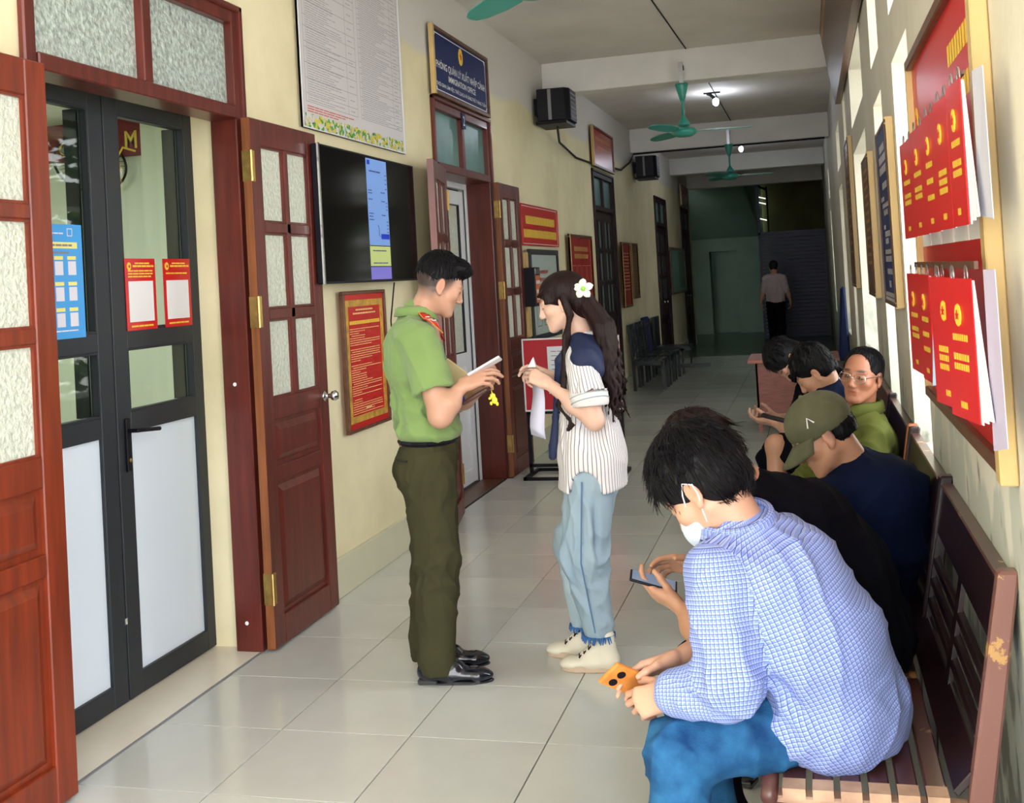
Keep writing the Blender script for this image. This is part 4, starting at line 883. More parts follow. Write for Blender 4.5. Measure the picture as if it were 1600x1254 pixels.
def ridged(V, freq, seed, axis=None):
    """sharp drapery folds in patches; axis is the way the cloth hangs"""
    r = np.random.default_rng(seed); o = np.zeros(len(V)); a = nrm(axis) if axis is not None else nrm((0, 0, 1))
    for i in range(5):
        d = r.normal(size=3); d = d-a*(d@a)*r.uniform(.2, .9); d = nrm(d)*freq*r.uniform(.55, 1.25); warp = 1.6*np.sin(V@(nrm(r.normal(size=3))*freq*.22)+r.uniform(0, 6))+.9*np.sin(V@(nrm(r.normal(size=3))*freq*.45)+r.uniform(0, 6))
        m = np.clip(.35+.9*np.sin(V@(nrm(r.normal(size=3))*freq*.3)+r.uniform(0, 6)), 0, 1); o += m*((1-np.abs(np.sin(V@d*.5+warp)))**1.6-.35)
    return o/2.2
def crease(V, N, lst):
    """lst of (a, b, width, height): ridges (+) or furrows (-) along a-b"""
    for a, b, w, hgt in lst:
        a = np.array(a, float); ab = np.array(b, float)-a; t = np.clip((V-a)@ab/(ab@ab), 0, 1); d = np.linalg.norm(V-a-t[:, None]*ab, axis=1)
        V = V+N*(hgt*np.exp(-(d/w)**2)*np.sin(np.clip(t, .02, .98)*PI)**.5)[:, None]
    return V
def pmesh(name, V, F, m, parent, attr=None, bones=None, world=True):
    me = bpy.data.meshes.new(name); me.vertices.add(len(V)); me.vertices.foreach_set('co', np.asarray(V, np.float32).ravel())
    nf = len(F); k = F.shape[1]; me.loops.add(nf*k); me.loops.foreach_set('vertex_index', F.astype(np.int32).ravel()); me.polygons.add(nf)
    me.polygons.foreach_set('loop_start', np.arange(0, nf*k, k, dtype=np.int32)); me.polygons.foreach_set('loop_total', np.full(nf, k, np.int32)); me.update(calc_edges=True); me.validate()
    me.polygons.foreach_set('use_smooth', np.ones(len(me.polygons), bool))
    if attr is not None:
        c = me.color_attributes.new('tint', 'FLOAT_COLOR', 'POINT'); c.data.foreach_set('color', np.concatenate([attr, np.ones((len(attr), 1))], 1).astype(np.float32).ravel())
    if bones:
        C = V[F].mean(1); best = np.full(nf, 1e9); UV = np.zeros((nf, k, 2))
        for bi, (a, b, R_, ref) in enumerate(bones):
            a = np.array(a, float); ab = np.array(b, float)-a; L = np.linalg.norm(ab); d = ab/L
            def par(P):
                t = (P-a)@d; q = P-a-t[..., None]*d; x = nrm(np.array(ref)-d*(np.array(ref)@d)); y = np.cross(d, x); return t, np.arctan2(q@y, q@x), np.linalg.norm(P-a-np.clip(t, 0, L)[..., None]*d, axis=-1)
            t, an, dist = par(C); mk = dist/R_ < best; best = np.where(mk, dist/R_, best)
            tv, av, _ = par(V[F]); av = an[:, None]+((av-an[:, None]+PI) % (2*PI)-PI)
            UV[mk] = np.stack([av*R_, tv+bi*1.37], -1)[mk]
        uv = me.uv_layers.new(name='UVMap'); uv.data.foreach_set('uv', UV.astype(np.float32).ravel())
    o = link(name, me, m, parent); return o
def join(parts):
    V = []; F = []; n = 0
    for v, f in parts: V.append(v); F.append(f+n); n += len(v)
    return np.concatenate(V), np.concatenate(F)
def frame(fwd, upv=(0, 0, 1)):
    """rows: right, forward, up"""
    f = nrm(fwd); r = nrm(np.cross(f, upv)); return np.array([r, f, np.cross(r, f)])
SK = dict(light=(.56, .31, .21), tan=(.50, .26, .16), deep=(.42, .20, .12), pale=(.74, .48, .37))
M['skin'] = mat('skin', (1, 1, 1), .45, sss=.12, attr='tint', var=.04, vscale=60, bump=.03, bscale=300)
M['hair'] = mat('black hair', (.004, .0035, .005), .5, bump=.5, bscale=90, stretch=(1, 1, .15), spec=.18)
M['hair2'] = mat('dark brown hair', (.014, .005, .005), .48, bump=.5, bscale=90, stretch=(1, 1, .12), spec=.18)
M['eyew'] = mat('eye white', (.6, .55, .5), .2); M['eyeb'] = mat('dark iris', (.01, .006, .004), .1)

def head(pos, fwd, skin, upv=(0, 0, 1), vox=.0042, s=1.0, neck_to=None, neck_r=.056, jaw=1.0, lids=True, fem=False, hairline=None, smooth=1, fat=1.0):
    """returns (V, F, tint, R, pos): head with face, ears and neck. local axes: x right, y forward, z up"""
    R = frame(fwd, upv); pos = np.array(pos, float); f = Fld(vox/s); e = 1 if not fem else .94
    f.ell((0, -.014, .040), (.074, .094, .080), .02).ell((0, .030, -.012), (.060*e*fat, .058, .085), .03).ell((0, .042, -.062), (.043*e*jaw*fat, .046, .036), .025)
    f.ell((0, .078, -.092), (.018, .014, .014), .025)
    for x in (-1, 1):
        f.cap((x*.054*e*jaw*fat, -.004, -.042), (x*.020, .066, -.092), .017, .013, .025)
        f.ell((x*.044*e*fat, .056, -.016), (.022, .024, .022), .022)
        f.cap((x*.012, .088, .031), (x*.042, .074, .031), .009, .009, .014)
        f.ell((x*.031, .099, .010), (.017, .013, .011), .010, sub=True)
        f.ell((x*.0315, .0755, .010), (.0140, .0140, .0115), .004)
        f.ell((x*.0115, .100, -.030), (.0085, .010, .0075), .008)
        er = np.array([[math.cos(.35*x), -math.sin(.35*x)*0-.0, 0], [0, 1, 0], [0, 0, 1]]);
        f.ell((x*.0785, -.012, -.002), (.0075, .019, .031), .008); f.ell((x*.087, -.008, .002), (.006, .011, .019), .006, sub=True); f.ell((x*.078, -.004, -.030), (.006, .009, .010), .006)
    f.cap((0, .088, .026), (0, .1055, -.022), .0082, .0108, .014); f.ell((0, .106, -.025), (.0105, .009, .0085), .010)
    f.cap((-.017, .085, -.0525), (.017, .085, -.0525), .0058, .0058, .008).ell((0, .0905, -.052), (.010, .005, .0045), .006)
    f.cap((-.014, .0845, -.063), (.014, .0845, -.063), .0062, .0062, .008); f.cap((-.022, .0925, -.0578), (.022, .0925, -.0578), .0018, .0018, .003, sub=True)
    if neck_to is not None:
        nl = (R@(np.array(neck_to, float)-pos))/s
        f.cap((0, -.026, -.045), nl, neck_r*(.93 if fem else 1), neck_r*1.12, .03)
    V, F = f.mesh(smooth); t = np.tile(np.array(SK[skin] if isinstance(skin, str) else skin), (len(V), 1))
    def blob(c, r): return np.exp(-(((V-np.array(c))/np.array(r))**2).sum(1))
    lip = np.clip(blob((0, .094, -.058), (.021, .02, .009))*1.2, 0, 1)[:, None]; t = t*(1-lip)+lip*t*np.array([.85, .58, .56])
    for x in (-1, 1):
        b = blob((x*.045, .065, -.022), (.022, .03, .02))[:, None]*.25; t = t*(1-b)+b*t*np.array([1.05, .72, .70])
        b = blob((x*.082, -.01, 0), (.012, .025, .035))[:, None]*.4; t = t*(1-b)+b*t*np.array([1.0, .68, .62])
        b = np.clip(blob((x*.0315, .091, .0045), (.0165, .012, .0026))*1.7, 0, 1)[:, None]; t = t*(1-b)+b*np.array([.012, .008, .006])
        b = np.clip(blob((x*.034, .088, .037), (.020, .02, .0048))*1.5, 0, 1)[:, None]*(.9 if not fem else .6); t = t*(1-b)+b*np.array([.02, .012, .01])
    if hairline is not None:
        b = hairline(V)[:, None]; t = t*(1-b)+b*np.array([.025, .018, .018])
    return (V*s)@R+pos, F, t, R, pos
def tohead(V, R, pos, s=1.0): return (np.asarray(V)*s)@R+pos
def short_hair(vox, top=.014, side=.006, quiff=0, spikes=60, seed=1, nape=-.045, front=.072, clump=.006, length=.05, strands=500, slen=.035, fore=0):
    """hair cap with tufts in head axes; returns V, F"""
    f = Fld(vox); t = top
    f.ell((0, -.018, .045+t*.5), (.076+side, .095+side, .079+t), .01)
    f.ell((0, -.050, .0), (.066+side, .062+side*.8, .075), .012)
    # carve away the face, the ears' front and the neck
    f.ell((0, .115, -.035), (.085, .075, .105), .012, sub=True)
    f.ell((0, .02, -.115), (.12, .085, .085), .012, sub=True)
    for x in (-1, 1): f.ell((x*.090, -.002, -.015), (.026, .028, .044), .008, sub=True)
    f.ell((0, -.06, -.13), (.12, .12, .13+nape+.0), .01, sub=True)
    r = random.Random(seed)
    if quiff:
        f.ell((0, .052, .100), (.062, .052, .026+quiff*.4), .02); f.ell((0, .082, .098), (.052, .028, .020), .015)
    if fore: f.ell((0, .105, .062), (.078, fore, .075), .012, sub=True)
    for i in range(spikes):
        th = r.uniform(0, 2*PI); ph = abs(r.gauss(0, .75)); ph = min(ph, 1.5)
        d = np.array([math.sin(ph)*math.cos(th), math.sin(ph)*math.sin(th), math.cos(ph)]); c = np.array([0, -.018, .045+t*.5])+d*np.array([.072+side, .092+side, .076+t])
        if c[1] > front and c[2] < .08: continue
        fl = np.array([d[0]*1.1, d[1]*.8+.35, -.55+.2*r.random()]); fl = fl-d*(fl@d)*.85; fl = nrm(fl)
        if c[2] < .0: continue
        f.cap(c-fl*length*.2, c+fl*length+d*.004, clump*1.3, clump*.45, .004)
    V, F = f.mesh(1); N = vnormals(V, F); g = np.random.default_rng(seed); vs = []; fs = [F]; n0 = len(V)
    wh = np.array([.01, -.045, .13+top]); ix = g.integers(0, len(V), strands*2); cnt = 0
    for i in ix:
        p = V[i]; nn = N[i]
        if nn@(p-np.array([0, -.01, .04])) < 0 or cnt >= strands or (abs(p[0]) > .055 and p[2] < .045 and p[1] > -.045): continue
        cnt += 1; fl = (p-wh)+np.array([0, .01, -.05]); 
        if quiff and p[1] > .0 and p[2] > .08: fl = np.array([.0, .06, .03])
        fl = fl+g.normal(size=3)*.02; fl = nrm(fl-nn*(fl@nn)); sd = np.cross(fl, nn); w = .0022; q = p-fl*.006
        for j in range(4):
            t = j/3; c = q+fl*slen*t+nn*(.0012+.006*t*(1-.3*t)*g.uniform(.3, 1.1)-.004*t*t); ww = w*(1-t*.85); vs += [c-sd*ww, c+nn*ww*.8, c+sd*ww]
        for j in range(3):
            for k_ in range(3): a = n0+j*3+k_; b_ = n0+j*3+(k_+1) % 3; fs.append(np.array([[a, b_, b_+3, a+3]]))
        n0 += 12
    if vs: V = np.concatenate([V, np.array(vs)]); F = np.concatenate(fs)
    return V, F
def hand_arm(wrist, d, palm, right, elbow, skin, upper=None, curls=((.5, .6, .4),)*4, thumb=(.8, .55, .35), s=1.0, vox=.0035, spread=.05, arm_r=(.043, .027), thumb_bend=.3):
    """hand with five fingers and its forearm; d fingers' direction, palm the way the palm faces"""
    d = nrm(d); p = nrm(np.array(palm, float)-d*(np.array(palm, float)@d)); x = np.cross(d, p)*(1 if right else -1); R = np.array([x, d, p]); W = np.array(wrist, float)
    f = Fld(vox/s); K = [(.027, .086, -.002), (.009, .091, -.004), (-.010, .087, -.003), (-.027, .078, 0)]
    L = [(.041, .025, .019), (.045, .029, .020), (.041, .027, .019), (.032, .020, .017)]; rr = [.0088, .0090, .0085, .0076]
    for i in range(4):
        k = np.array(K[i]); f.cap((k[0]*.62, .008, 0), k, .0135, .0108, .012)
        q = k; a = 0; sp = (1.5-i)*spread; c = curls[i] if len(curls) > 1 else curls[0]
        for j in range(3):
            a += c[j]; v = np.array([math.sin(sp)*math.cos(a), math.cos(sp)*math.cos(a), math.sin(a)]); q2 = q+v*L[i][j]; f.cap(q, q2, rr[i]*(1-.07*j), rr[i]*(1-.07*(j+1))*(.93 if j == 2 else 1), .003); q = q2
    f.ell((.022, .038, .008), (.015, .030, .013), .01); f.ell((-.022, .035, .007), (.011, .030, .011), .01)
    q = np.array([.020, .020, .006]); v = nrm(thumb); ln = (.040, .031, .025); ra = (.0135, .0105, .0095, .0078); bend = np.array([-.55, .75, .25])
    for j in range(3): v2 = nrm(v+bend*thumb_bend*j); q2 = q+v2*ln[j]; f.cap(q, q2, ra[j], ra[j+1], .005 if j else .010); q = q2
    E = R@((np.array(elbow, float)-W)/s); f.cap((0, .012, 0), nrm(E)*.04, .0265, .0245, .012, flat=((0, 0, 1), .72)); f.cap(nrm(E)*.03, E*.55, arm_r[1]*.95, arm_r[0]*.98, .015); f.cap(E*.55, E, arm_r[0]*.98, arm_r[0]*.95, .02)
    if upper is not None: U = R@((np.array(upper, float)-W)/s); f.cap(E, U, arm_r[0]*1.0, arm_r[0]*1.12, .025)
    V, F = f.mesh(1); V = (V*s)@R+W
    if not right: F = F[:, ::-1]
    t = np.tile(np.array(SK[skin] if isinstance(skin, str) else skin), (len(V), 1)); return V, F, t
def body_obj(parent, parts):
    n = 0; V = []; F = []; T = []
    for v, f, t in parts: V.append(v); F.append(f+n); T.append(t); n += len(v)
    return pmesh('body', np.concatenate(V), np.concatenate(F), 'skin', parent, attr=np.concatenate(T))
def plain(f, skin, smooth=2):
    V, F = f.mesh(smooth); return V, F, np.tile(np.array(SK[skin] if isinstance(skin, str) else skin), (len(V), 1))
def main_piece(V, F):
    par = list(range(len(V)))
    def find(a):
        while par[a] != a: par[a] = par[par[a]]; a = par[a]
        return a
    for a, b, c, d in F.tolist():
        ra = find(a)
        for q in (b, c, d):
            rq = find(q)
            if rq != ra: par[rq] = ra
    lab = np.array([find(i) for i in range(len(V))]); u, c = np.unique(lab, return_counts=True); big = u[c > .04*len(V)]; k = np.isin(lab, big)
    new = np.cumsum(k)-1; return V[k], new[F[k[F[:, 0]]]]
def cloth(name, f, m, parent, wr=.004, freq=16, seed=1, creases=(), bones=None, smooth=2, stretch=(1, 1, 1), label=None, fold=.017, ffreq=62, axis=None):
    V, F = main_piece(*f.mesh(smooth)); N = vnormals(V, F)
    V = V+N*(wr*wave(V, freq, seed, stretch)+wr*.4*wave(V, freq*2.3, seed+9, stretch)+fold*ridged(V, ffreq, seed+5, axis))[:, None]
    if creases: V = crease(V, vnormals(V, F), creases)
    o = pmesh(name, V, F, m, parent, bones=bones)
    if label: o['label'] = label
    return o
def uvmat(name, fn, rough=.75, bump=.15, sheen=.2, bscale=300):
    """woven cloth whose pattern follows the garment's own surface coordinates"""
    m = mat(name, (.5, .5, .5), rough, bump=bump, bscale=bscale, sheen=.05, spec=.2); nt = m.node_tree; N = nt.nodes; L = nt.links
    u = N.new('ShaderNodeUVMap'); s = N.new('ShaderNodeSeparateXYZ'); L.new(u.outputs[0], s.inputs[0])
    def line(sock, period, width, off=0.0):
        a = N.new('ShaderNodeMath'); a.operation = 'ADD'; L.new(sock, a.inputs[0]); a.inputs[1].default_value = off+50*period
        b = N.new('ShaderNodeMath'); b.operation = 'MODULO'; L.new(a.outputs[0], b.inputs[0]); b.inputs[1].default_value = period
        c = N.new('ShaderNodeMath'); c.operation = 'LESS_THAN'; L.new(b.outputs[0], c.inputs[0]); c.inputs[1].default_value = width; return c.outputs[0]
    def mix(f, a, b):
        q = N.new('ShaderNodeMix'); q.data_type = 'RGBA'
        if isinstance(f, (int, float)): q.inputs[0].default_value = f
        else: L.new(f, q.inputs[0])
        for i, v in ((6, a), (7, b)):
            if isinstance(v, tuple): q.inputs[i].default_value = (*v, 1)
            else: L.new(v, q.inputs[i])
        return q.outputs[2]
    L.new(fn(s.outputs[0], s.outputs[1], line, mix, N, L), N['Principled BSDF'].inputs['Base Color']); return m
def shoe(name, m, sole, parent, heel, toe, w=.045, h=.075, vox=.005, sneaker=False, high=False):
    """shoe from heel to toe on the floor"""
    heel = np.array(heel, float); toe = np.array(toe, float); d = nrm(toe-heel); L_ = np.linalg.norm(toe-heel); x = np.cross(d, (0, 0, 1)); P = lambda a, z, sx=0: heel+d*a*L_+np.array([0, 0, z])+x*sx
    f = Fld(vox); f.cap(P(.12, .045), P(.42, .042), w*.85, w*.95, .02, flat=((0, 0, 1), .95)); f.cap(P(.42, .038), P(.80, .030), w*.98, w*.86, .02, flat=((0, 0, 1), .62)); f.cap(P(.8, .030), P(.90, .026), w*.86, w*.60, .02, flat=((0, 0, 1), .55))
    f.cap(P(.14, .05), P(.18, h+(.05 if high else .015)), w*.82, w*.80, .02); f.cap(P(.2, h+(.03 if high else 0)), P(.5, .058), w*.72, w*.66, .025)
    f.ell(P(.5, -.06), (.3, .3, .062), .004, sub=True); o = pmesh(name, *f.mesh(1), m, parent)
    b = B(); n = 22; ring = []
    for i in range(n):
        a = 2*PI*i/n; ca, sa = math.cos(a), math.sin(a); ww = w*(1.0 if ca > .2 else .84)*(1.04); q = heel+d*(L_*(.5+.5*ca))+x*sa*ww*(1-.18*max(0, ca)**3); ring.append(q)
    th = .03 if sneaker else .012
    b.prism([(q[0], q[1], 0) for q in ring], (0, 0, th)); b.obj('sole', sole, o, smooth=False, bevel=.004)
    if not sneaker: bb = B(); bb.prism([tuple(heel+d*a*L_+x*sx+np.array([0, 0, .0])) for a, sx in ((.0, -w*.7), (.27, -w*.8), (.27, w*.8), (0, w*.7))], (0, 0, .024)); bb.obj('heel', sole, o, bevel=.006)
    return o, d, x, P
def phone(name, c, long_, wide, label, m='black', L_=.15, W_=.072, t=.009, face=None, back=False):
    c = np.array(c, float); l = nrm(long_); w = nrm(np.array(wide, float)-l*(np.array(wide, float)@l)); n = np.cross(l, w); F_ = Face(c-l*L_/2-w*W_/2, l, w); b = B(); F_.plate(b, 0, L_, 0, W_, -t/2, t/2); o = b.obj(name, m, bevel=.0035, seg=2)
    tag(o, label, 'phone')
    if face: b = B(); F_.plate(b, .006, L_-.006, .004, W_-.004, t/2, t/2+.0006); b.obj('screen', face, o)
    return o, F_

def collar(parent, c, R, rx, ry, h, m, drop=.02, open_=.5, name='collar'):
    """turned-down collar band round the neck: c centre, R rows right/forward/up, open at the front"""
    c = np.array(c, float); V = []; F = []; n = 30
    for i in range(n+1):
        a = PI/2+open_+(2*PI-2*open_)*i/n; fr_ = max(0, math.sin(a))**3; dx, dy = math.cos(a), math.sin(a)
        for q, rr_, z in ((0, 0, -.012), (1, 0, .006+h*.35-.022*fr_), (2, .006, h*.42-.022*fr_), (3, .012, h*.35-.022*fr_), (4, .020, -h*.45-drop*fr_*1.6-.012*fr_)):
            V.append(c+R[0]*dx*(rx+rr_)+R[1]*dy*(ry+rr_+(.01*fr_ if q == 4 else 0))+R[2]*z)
    for i in range(n):
        for q in range(4): F.append((i*5+q, i*5+q+1, (i+1)*5+q+1, (i+1)*5+q))
    o = meshobj(name, V, F, m, parent, True); uv = o.data.uv_layers.new(name='UVMap')
    for lp in o.data.loops: i_, q_ = divmod(lp.vertex_index, 5); uv.data[lp.index].uv = (i_/n*5.2*rx, q_*.011)
    s = o.modifiers.new('thickness', 'SOLIDIFY'); s.thickness = .003; return o

def drape_z(o, x, y, r=.012):
    me = o.data; c = np.empty(len(me.vertices)*3, np.float32); me.vertices.foreach_get('co', c); c = c.reshape(-1, 3); m = np.hypot(c[:, 0]-x, c[:, 1]-y) < r
    return float(c[m, 2].max()) if m.any() else None
# ============================================================ THE OFFICER
M['green_shirt'] = mat('light olive green shirt', (.200, .305, .100), .8, spec=.2, var=.06, vscale=5, bump=.12, bscale=350, sheen=.2)
M['olive_trouser'] = mat('dark olive trousers', (.046, .044, .020), .85, spec=.15, var=.1, vscale=5, bump=.12, bscale=350)
M['shoe_black'] = mat('polished black leather', (.006, .008, .016), .16, coat=.6)
def officer():
    p = root('person', (.42, 4.27, 0), 'man in light green short-sleeved uniform shirt standing and reading a phone', 'person')
    f = np.array([.95, .31, 0]); r = np.array([.31, -.95, 0]); c = np.array([.40, 4.27, 0]); Rt = np.array([r, f, (0, 0, 1)])
    def P(a, b, z): return c+r*a+f*b+np.array([0, 0, z])
    # shirt
    s = Fld(.0075)
    s.ell(P(0, -.030, 1.29), (.190, .125, .175), .05, Rt).ell(P(0, .005, 1.09), (.168, .125, .15), .05, Rt).ell(P(0, .012, 1.00), (.170, .138, .062), .05, Rt)
    s.ell(P(0, -.05, 1.37), (.165, .085, .085), .05, Rt)
    s.cap(P(-.14, -.03, 1.405), P(.14, -.03, 1.405), .062, .062, .05); s.cap(P(-.05, -.015, 1.445), P(.05, -.015, 1.445), .055, .055, .03)
    s.cap(P(0, -.02, 1.455), P(0, -.005, 1.48), .075, .070, .02)
    sh = P(.172, .0, 1.385); sl = P(-.175, -.03, 1.385); er = np.array([.548, 4.045, 1.085]); el = np.array([.47, 4.46, 1.09])
    he = sh+(er-sh)*.74; hl = sl+(el-sl)*.70
    s.cap(sh, he, .072, .080, .04).cap(sl, hl, .070, .070, .04)
    s.cap(he, he+(er-sh)*.12, .082, .078, .004); s.cap(hl, hl+(el-sl)*.12, .070, .070, .01)
    s.cap(P(0, .03, .87), P(0, .03, .955), .22, .19, .006, sub=True) if 0 else None
    s.ell(P(0, 0, .82), (.5, .5, .135), .006, sub=True)
    s.cap(er-(er-sh)*.02, er+(er-sh)*.3, .12, .12, .004, sub=True)
    cr = [(P(.05, -.16, 1.40), P(.09, -.155, 1.10), .012, -.007), (P(.075, -.16, 1.38), P(.13, -.15, 1.05), .012, .007), (P(.0, -.16, 1.2), P(.1, -.10, .98), .014, .007), (P(.16, -.06, 1.18), P(.13, .08, 1.0), .014, -.009), (P(.16, 0, 1.12), P(.10, .12, .99), .014, .009),
          (P(.17, .02, 1.06), P(.08, .14, 1.0), .012, -.008), (P(.12, -.12, 1.12), P(.16, -.03, .99), .014, .008), (P(-.05, -.16, 1.35), P(-.03, -.14, 1.0), .014, .005), (sh+np.array([.03, -.05, 0]), he+np.array([.05, -.03, .03]), .012, .004),
          (sh+np.array([-.05, -.04, -.02]), he+np.array([-.06, -.03, .05]), .013, -.006), (sh+np.array([-.01, -.065, .0]), he+np.array([.0, -.07, .02]), .012, -.004)]
    shirt = cloth('shirt', s, 'green_shirt', p, .0055, 13, 3, [(a, b_, w_, h_*1.7) for a, b_, w_, h_ in cr], stretch=(1, 1, .6))
    collar(p, P(0, -.010, 1.492), frame(f, (-.16, 0, 1)), .068, .075, .040, 'green_shirt', .02)
    # epaulettes
    for sx in (1, -1):
        a = P(sx*.078, .022, 0); b_ = P(sx*.178, .070, 0); d_ = nrm(b_-a); w_ = np.array([-d_[1], d_[0], 0])*sx; L_ = .125; g = []; fc = []
        for i in range(9):
            for q in (-.024, 0, .024):
                t_ = a+d_*L_*i/8+w_*q; z = drape_z(shirt, t_[0], t_[1]); g.append([t_[0], t_[1], z if z else 1.40])
        g = np.array(g); zz = g[:, 2].reshape(9, 3); zz[:] = zz.max(1)[:, None]*.5+zz*.5; g[:, 2] = zz.ravel()+.008
        for i in range(8):
            for q in (0, 1): fc.append((i*3+q, i*3+q+1, i*3+q+4, i*3+q+3))
        ep = meshobj('shoulder_board', g, fc, 'redbright', p, True); sm = ep.modifiers.new('t', 'SOLIDIFY'); sm.thickness = .006; sm.offset = 0
        up3 = np.array([0, 0, .004]); ee = B(); ring_ = [g[i*3]+up3 for i in range(9)]+[g[i*3+2]+up3 for i in range(8, -1, -1)]; ee.tube(ring_+[ring_[0]], .0016, 5, False); ee.obj('gold_piping', 'gold', ep)
        for i in (2, 4, 6): st = B(); c_ = g[i*3+1]+up3; st.prism([tuple(c_+d_*(.010 if k % 2 == 0 else .004)*math.cos(k*PI/5)+w_*(.010 if k % 2 == 0 else .004)*math.sin(k*PI/5)) for k in range(10)], (0, 0, .003)); st.obj('star', 'white', ep)
    # trousers
    t = Fld(.008)
    t.ell(P(0, .01, .93), (.160, .122, .075), .03, Rt).ell(P(0, -.015, .84), (.165, .130, .10), .05, Rt)
    kr = np.array([.445, 4.19, .50]); kl = np.array([.375, 4.36, .50]); ar = np.array([.425, 4.185, .10]); al_ = np.array([.340, 4.33, .12])
    for h_, kn, an in ((P(.082, .0, .84), kr, ar), (P(-.082, .0, .84), kl, al_)):
        t.cap(h_, kn, .116, .092, .035).cap(kn, an, .092, .076, .03); t.cap(an, an+np.array([.004, 0, -.055]), .080, .076, .01)
    t.ell(P(0, 0, 1.03), (.4, .4, .065), .004, sub=True); t.ell(P(0, 0, -.01), (.5, .5, .048), .004, sub=True)
    cr = [(P(.16, -.1, .80), P(.12, .07, .84), .014, -.007), (P(.12, -.13, .75), P(.19, .03, .83), .016, .008), (P(.12, -.12, .72), P(.18, .02, .76), .014, -.008), (kr+np.array([.05, -.08, .12]), kr+np.array([-.06, -.06, .0]), .014, .006),
          (ar+np.array([.06, -.04, .03]), ar+np.array([-.04, -.06, .02]), .012, .006), (ar+np.array([.06, -.04, .07]), ar+np.array([-.04, -.06, .1]), .012, -.006), (P(.13, .08, .8), kr+np.array([.03, -.085, .1]), .01, .004)]
    tr = cloth('trousers', t, 'olive_trouser', p, .006, 10, 5, [(a, b_, w_, h_*1.7) for a, b_, w_, h_ in cr], stretch=(1, 1, .45))
    b = B(); b.tube([P(.155*math.cos(a), .01+.118*math.sin(a), .962) for a in np.linspace(0, 2*PI, 25)], .011, 6, False); b.obj('belt', 'black', p)
    b = B(); b.tube([P(.12, -.118, .905), P(.155, -.075, .90)], .004, 5); b.obj('pocket_seam', 'dark', tr)
    # shoes
    for he_, to in (((.352, 4.165, 0), (.655, 4.215, 0)), ((.292, 4.325, 0), (.585, 4.40, 0))): shoe('shoe', 'shoe_black', 'shoe_black', p, he_, to, .048, .07)
    # head, arms
    hp = np.array([.487, 4.285, 1.587]); hf = nrm((.80, .52, -.42)); upv = nrm((.28, .18, 1))
    def fade(V): return np.clip((V[:, 2]+.075-.9*np.maximum(V[:, 1]+.03, 0))/.06, 0, 1)*np.clip((.045-V[:, 1]+.25*V[:, 2])/.02, 0, 1)*(np.abs(V[:, 0]) < .0785)*.94
    V, F, tt, R, _ = head(hp, hf, 'light', upv, neck_to=P(0, -.01, 1.43), neck_r=.052, hairline=fade)
    parts = [(V, F, tt)]
    core = Fld(.014); core.cap(P(0, -.01, 1.42), P(0, 0, 1.0), .09, .11, .03).cap(P(0, -.02, 1.38), sh, .05, .05, .03).cap(P(0, -.02, 1.38), sl, .05, .05, .03).cap(P(.08, 0, .9), kr, .08, .06, .03).cap(P(-.08, 0, .9), kl, .08, .06, .03).cap(kr, ar, .055, .04, .02).cap(kl, al_, .055, .04, .02).cap(P(0, 0, 1), P(0, 0, .9), .11, .11, .03)
    parts.append(plain(core, 'light'))
    wr = np.array([.620, 4.10, 1.195]); wl_ = np.array([.625, 4.27, 1.145])
    parts.append(hand_arm(wr, (.86, .18, .30), (.15, .75, -.62), True, er, 'light', sh, curls=((.35, .45, .3), (.40, .5, .3), (.5, .6, .4), (.6, .7, .4)), thumb=(.5, .75, .55), s=1.02, arm_r=(.045, .029)))
    parts.append(hand_arm(wl_, (.75, -.30, .42), (-.35, -.25, .9), False, el, 'light', sl, curls=((.5, .8, .5), (.55, .8, .5), (.6, .9, .5), (.7, .9, .5)), thumb=(.8, .5, .5), s=1.02, arm_r=(.045, .029)))
    body_obj(p, parts)
    hv, hfc = short_hair(.005, top=.018, side=.001, quiff=.04, spikes=0, nape=.045, strands=1100, slen=.03)
    pmesh('hair', tohead(hv, R, hp), hfc, 'hair', p)
    # things in his hands
    phone('phone', (.712, 4.135, 1.262), (.80, .20, .42), (.1, .85, -.1), 'white phone in the hands of the man in green', 'white', .145, .07)
    b = B(); F_ = Face((.60, 4.17, 1.06), (.78, -.10, .60), (-.5, .1, .75)); F_.plate(b, 0, .05, 0, .19, -.09, .07); 
    b = B(); A = np.array([.545, 4.30, 1.285]); u = nrm((.72, -.12, -.62)); v = nrm((.62, .0, .70)); w = np.cross(u, v)
    F_ = Face((.50, 4.30, 1.29), (.80, -.1, -.58), (-.58, .05, -.80)); b = B(); F_.plate(b, 0, .155, 0, .215, 0, .012); fo = b.obj('folder', mat('tan folder', (.62, .50, .28), .5), bevel=.002); tag(fo, 'tan folder with blue spine tucked under the officer-green sleeve', 'folder')
    fo['label'] = 'tan folder with a blue spine tucked in the crook of the green sleeve'
    b = B(); F_.plate(b, .145, .158, 0, .215, -.002, .014); b.obj('blue_spine', mat('blue spine', (.01, .04, .42), .4), fo)
    b = B(); F_ = Face((.60, 4.16, 1.115), (.88, .05, .47), (-.05, 1, 0)); F_.plate(b, 0, .12, 0, .08, -.008, .008); o = b.obj('wallet', mat('brown leather', (.09, .03, .02), .4), bevel=.005, seg=2); tag(o, 'brown leather wallet held under the white phone', 'wallet')
    kc = B().ell((.735, 4.145, 1.145), (.012, .009, .012)).ell((.742, 4.145, 1.128), (.012, .008, .014)).ell((.728, 4.143, 1.117), (.006, .005, .008)).ell((.752, 4.145, 1.114), (.006, .005, .008)).ell((.724, 4.14, 1.137), (.006, .005, .006)).tube([(.733, 4.145, 1.155), (.725, 4.16, 1.17)], .002, 5)
    tag(kc.obj('key_charm', mat('yellow charm', (.85, .75, .06), .4), smooth=True), 'small yellow charm dangling from the wallet', 'charm')
    return p
officer()

